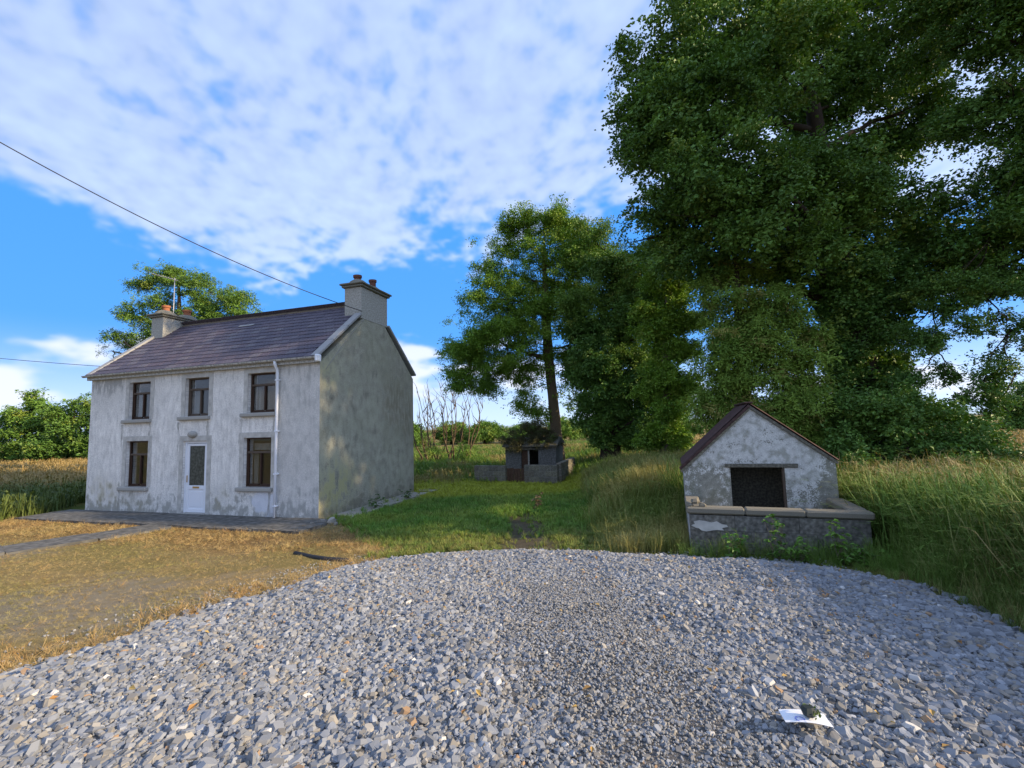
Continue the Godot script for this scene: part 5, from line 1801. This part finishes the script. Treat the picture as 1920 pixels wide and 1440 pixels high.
func build_weeds() -> void:
	var g := Color(0.085, 0.19, 0.025)
	weed("nettle", "leafy green weed at the left foot of the low yard wall", 3.15, -6.95, 0.42, 0.26, g, 1)
	weed("nettle", "tall thin weed with pale top before the middle of the yard wall", 3.72, -6.72, 0.66, 0.16, g, 2)
	weed("dock_plant", "broad-leaved weed beside the tall thin one at the yard wall", 3.95, -6.6, 0.38, 0.26, Color(0.11, 0.22, 0.03), 3)
	weed("nettle", "upright leafy weed at the right half of the low yard wall", 4.45, -6.45, 0.58, 0.2, Color(0.12, 0.23, 0.03), 4)
	weed("dock_plant", "low spreading weed between gravel and the yard wall's right end", 4.65, -6.25, 0.26, 0.28, g, 5)
	weed("dock_plant", "dark green weed growing at the corner of the gable path slabs", -4.02, -13.35, 0.42, 0.24, Color(0.05, 0.12, 0.02), 6)
	weed("dock_plant", "dark green weed on the joint of the gable path near the rear", -3.5, -14.9, 0.40, 0.22, Color(0.05, 0.12, 0.02), 7)
	weed("dead_dock", "rust brown dead dock stalk beside the worn track", 0.62, -12.6, 0.5, 0.12, Color(0.19, 0.125, 0.065), 8)


# ------------------------------------------------------------------ wires, aerial
func build_lines() -> void:
	var hook := HOUSE_AT + Basis(Vector3.UP, deg_to_rad(HOUSE_TURN)) * Vector3(0.05, 5.98, -1.80)
	var pole_top := Vector3(-11.81, 9.35, -7.5)
	var pts := []
	var rr := []
	for k in 33:
		var u := k / 32.0
		pts.append(hook.lerp(pole_top, u) - Vector3(0, 0.42 * 4.0 * u * (1.0 - u), 0))
		rr.append(0.011)
	tag(piece("overhead_cable", tube_mesh(pts, rr, 6), M.black), "black overhead cable running down to the house's near chimney", "cable")
	var pole := thing("utility_pole", "tall timber pole carrying the house's overhead cable", "pole", Vector3(pole_top.x - 0.14, ground_at(pole_top.x, pole_top.z), pole_top.z))
	piece("shaft", tube_mesh([Vector3(0, -0.5, 0), Vector3(0, 4, 0), Vector3(0, 9.3, 0)], [0.15, 0.13, 0.1], 12), M.pale_bark, pole)
	piece("bracket", box_mesh(Vector3(0.1, 8.95, 0), Vector3(0.12, 0.05, 0.05), 0.008), M.grey_metal, pole)
	# the second line, far behind the house
	pts = []
	rr = []
	for k in 21:
		var u := k / 20.0
		pts.append(Vector3(-62.0, 12.4, -32.0).lerp(Vector3(-14.0, 6.6, -34.0), u) - Vector3(0, 1.1 * 4.0 * u * (1.0 - u), 0))
		rr.append(0.02)
	tag(piece("field_cable", tube_mesh(pts, rr, 5), M.black), "thin distant wire crossing the sky behind the house's far end", "cable")
	# television aerial lashed to the far chimney
	var b := Basis(Vector3.UP, deg_to_rad(HOUSE_TURN))
	var foot := HOUSE_AT + b * Vector3(-8.35, 6.3, -2.15)
	var aerial := thing("television_aerial", "thin grey television aerial fixed to the house's far chimney", "aerial", foot)
	piece("mast", tube_mesh([Vector3(0, 0, 0), Vector3(0, 1.9, 0)], [0.016, 0.014], 8), M.grey_metal, aerial)
	piece("boom", tube_mesh([Vector3(0.15, 1.78, 0.05), Vector3(-0.95, 2.12, -0.1)], [0.012, 0.012], 6), M.grey_metal, aerial)
	for k in 9:
		var c := Vector3(0.12, 1.79, 0.045).lerp(Vector3(-0.93, 2.113, -0.095), k / 8.0)
		piece("element", tube_mesh([c + Vector3(-0.02, 0, -0.17), c + Vector3(0.02, 0, 0.17)], [0.006, 0.006], 5), M.grey_metal, aerial)
	piece("bracket", box_mesh(Vector3(0, 0.05, 0.02), Vector3(0.05, 0.3, 0.06), 0.006), M.grey_metal, aerial)


# ------------------------------------------------------------------ small things
func build_small_things() -> void:
	# a sheet of white paper on the gravel, weighed down by a mossy stone
	var y := ground_at(1.53, -2.62) + 0.062
	var paper := thing("paper_sheet", "small white paper sheet with a blue mark lying on the gravel", "paper", Vector3(1.53, y, -2.62), -14.0)
	var st := begin(true)
	var n := 8
	for i in n:
		for j in 4:
			var f := func(u: float, v: float) -> Vector3: return Vector3((u - 0.5) * 0.225, 0.012 * sin(u * 3.0) + 0.010 * v * v, (v - 0.5) * 0.13)
			var u0 := i / float(n)
			var u1 := (i + 1) / float(n)
			var v0 := j / 4.0
			var v1 := (j + 1) / 4.0
			quad(st, f.call(u0, v1), f.call(u1, v1), f.call(u1, v0), f.call(u0, v0))
			var dn := Vector3(0, -0.0012, 0)
			quad(st, f.call(u0, v0) + dn, f.call(u1, v0) + dn, f.call(u1, v1) + dn, f.call(u0, v1) + dn)
	piece("sheet", done(st), mat("white_paper", srgb(0.80, 0.82, 0.86), 0.7), paper)
	# printed blue mark: a ring with a short stroke
	var ink := begin()
	for k in 20:
		var a := TAU * k / 20.0
		var b := TAU * (k + 0.9) / 20.0
		var c := Vector3(-0.035, 0.0185, 0.035)
		quad(ink, c + Vector3(cos(b) * 0.018, 0, sin(b) * 0.018), c + Vector3(cos(a) * 0.018, 0, sin(a) * 0.018), c + Vector3(cos(a) * 0.025, 0, sin(a) * 0.025), c + Vector3(cos(b) * 0.025, 0, sin(b) * 0.025))
	box(ink, Vector3(-0.03, 0.0185, 0.037), Vector3(0.022, 0.0005, 0.005))
	piece("print", done(ink), mat("blue_ink", srgb(0.22, 0.26, 0.62), 0.8), paper)
	var moss := thing("mossy_stone", "dark stone with green moss weighing down the white paper", "stone", Vector3(1.545, y + 0.018, -2.61))
	var s := piece("stone", stone_mesh(700, 7, 0.8), mat("dark_wet_stone", srgb(0.045, 0.06, 0.06), 0.6, M.grit, 8.0), moss, Vector3(0, 0.03, 0))
	s.scale = Vector3(0.085, 0.055, 0.12)
	s.rotation_degrees.y = 25
	var where := []
	var cols := PackedColorArray()
	var rng := RandomNumberGenerator.new()
	rng.seed = 6
	for k in 44:
		var d := Vector3(absf(rng.randfn()) - 0.3, absf(rng.randfn()), rng.randfn()).normalized()
		where.append(Transform3D(Basis.from_euler(Vector3(rng.randfn(), rng.randf() * TAU, rng.randfn())).scaled(Vector3.ONE * rng.randf_range(0.010, 0.026)), Vector3(0.012 + d.x * 0.034, 0.024 + d.y * 0.022, d.z * 0.052)))
		cols.append(Color(0.05, 0.12, 0.02).lerp(Color(0.12, 0.14, 0.03), rng.randf()))
	var leaf := begin()
	leaf_mesh_into(leaf, Vector3.ZERO, Vector3.RIGHT, Vector3.UP, 1.0, 0.6)
	many("moss", done(leaf), M.leaf, where, cols, moss)
	# black drain pipe half buried in the straw
	var pts := []
	for p in [Vector2(-4.0, -8.45), Vector2(-3.6, -8.2), Vector2(-3.2, -7.95), Vector2(-2.75, -7.68)]:
		pts.append(Vector3(p.x, ground_at(p.x, p.y) + 0.012, p.y))
	tag(piece("drain_pipe", tube_mesh(pts, [0.04, 0.04, 0.04, 0.04], 12), M.black), "black drain pipe half buried in straw at the yard edge", "pipe")
	# rubble at the near house corner
	var heap := [[-4.85, -11.7, 0.14], [-4.6, -11.62, 0.2], [-4.35, -11.75, 0.12], [-5.05, -11.55, 0.1], [-4.45, -11.5, 0.09], [-4.2, -11.95, 0.13]]
	for k in heap.size():
		var h: Array = heap[k]
		var o := piece("rubble_stone", stone_mesh(720 + k, 6, 0.7), M.slab if k % 2 else M.concrete, self, Vector3(h[0], ground_at(h[0], h[1]) + h[2] * 0.25, h[1]))
		o.scale = Vector3.ONE * h[2] * 1.4
		o.rotation_degrees.y = k * 57.0
		tag(o, "broken concrete lump lying at the near corner of the house", "stone", "rubble at the house corner")
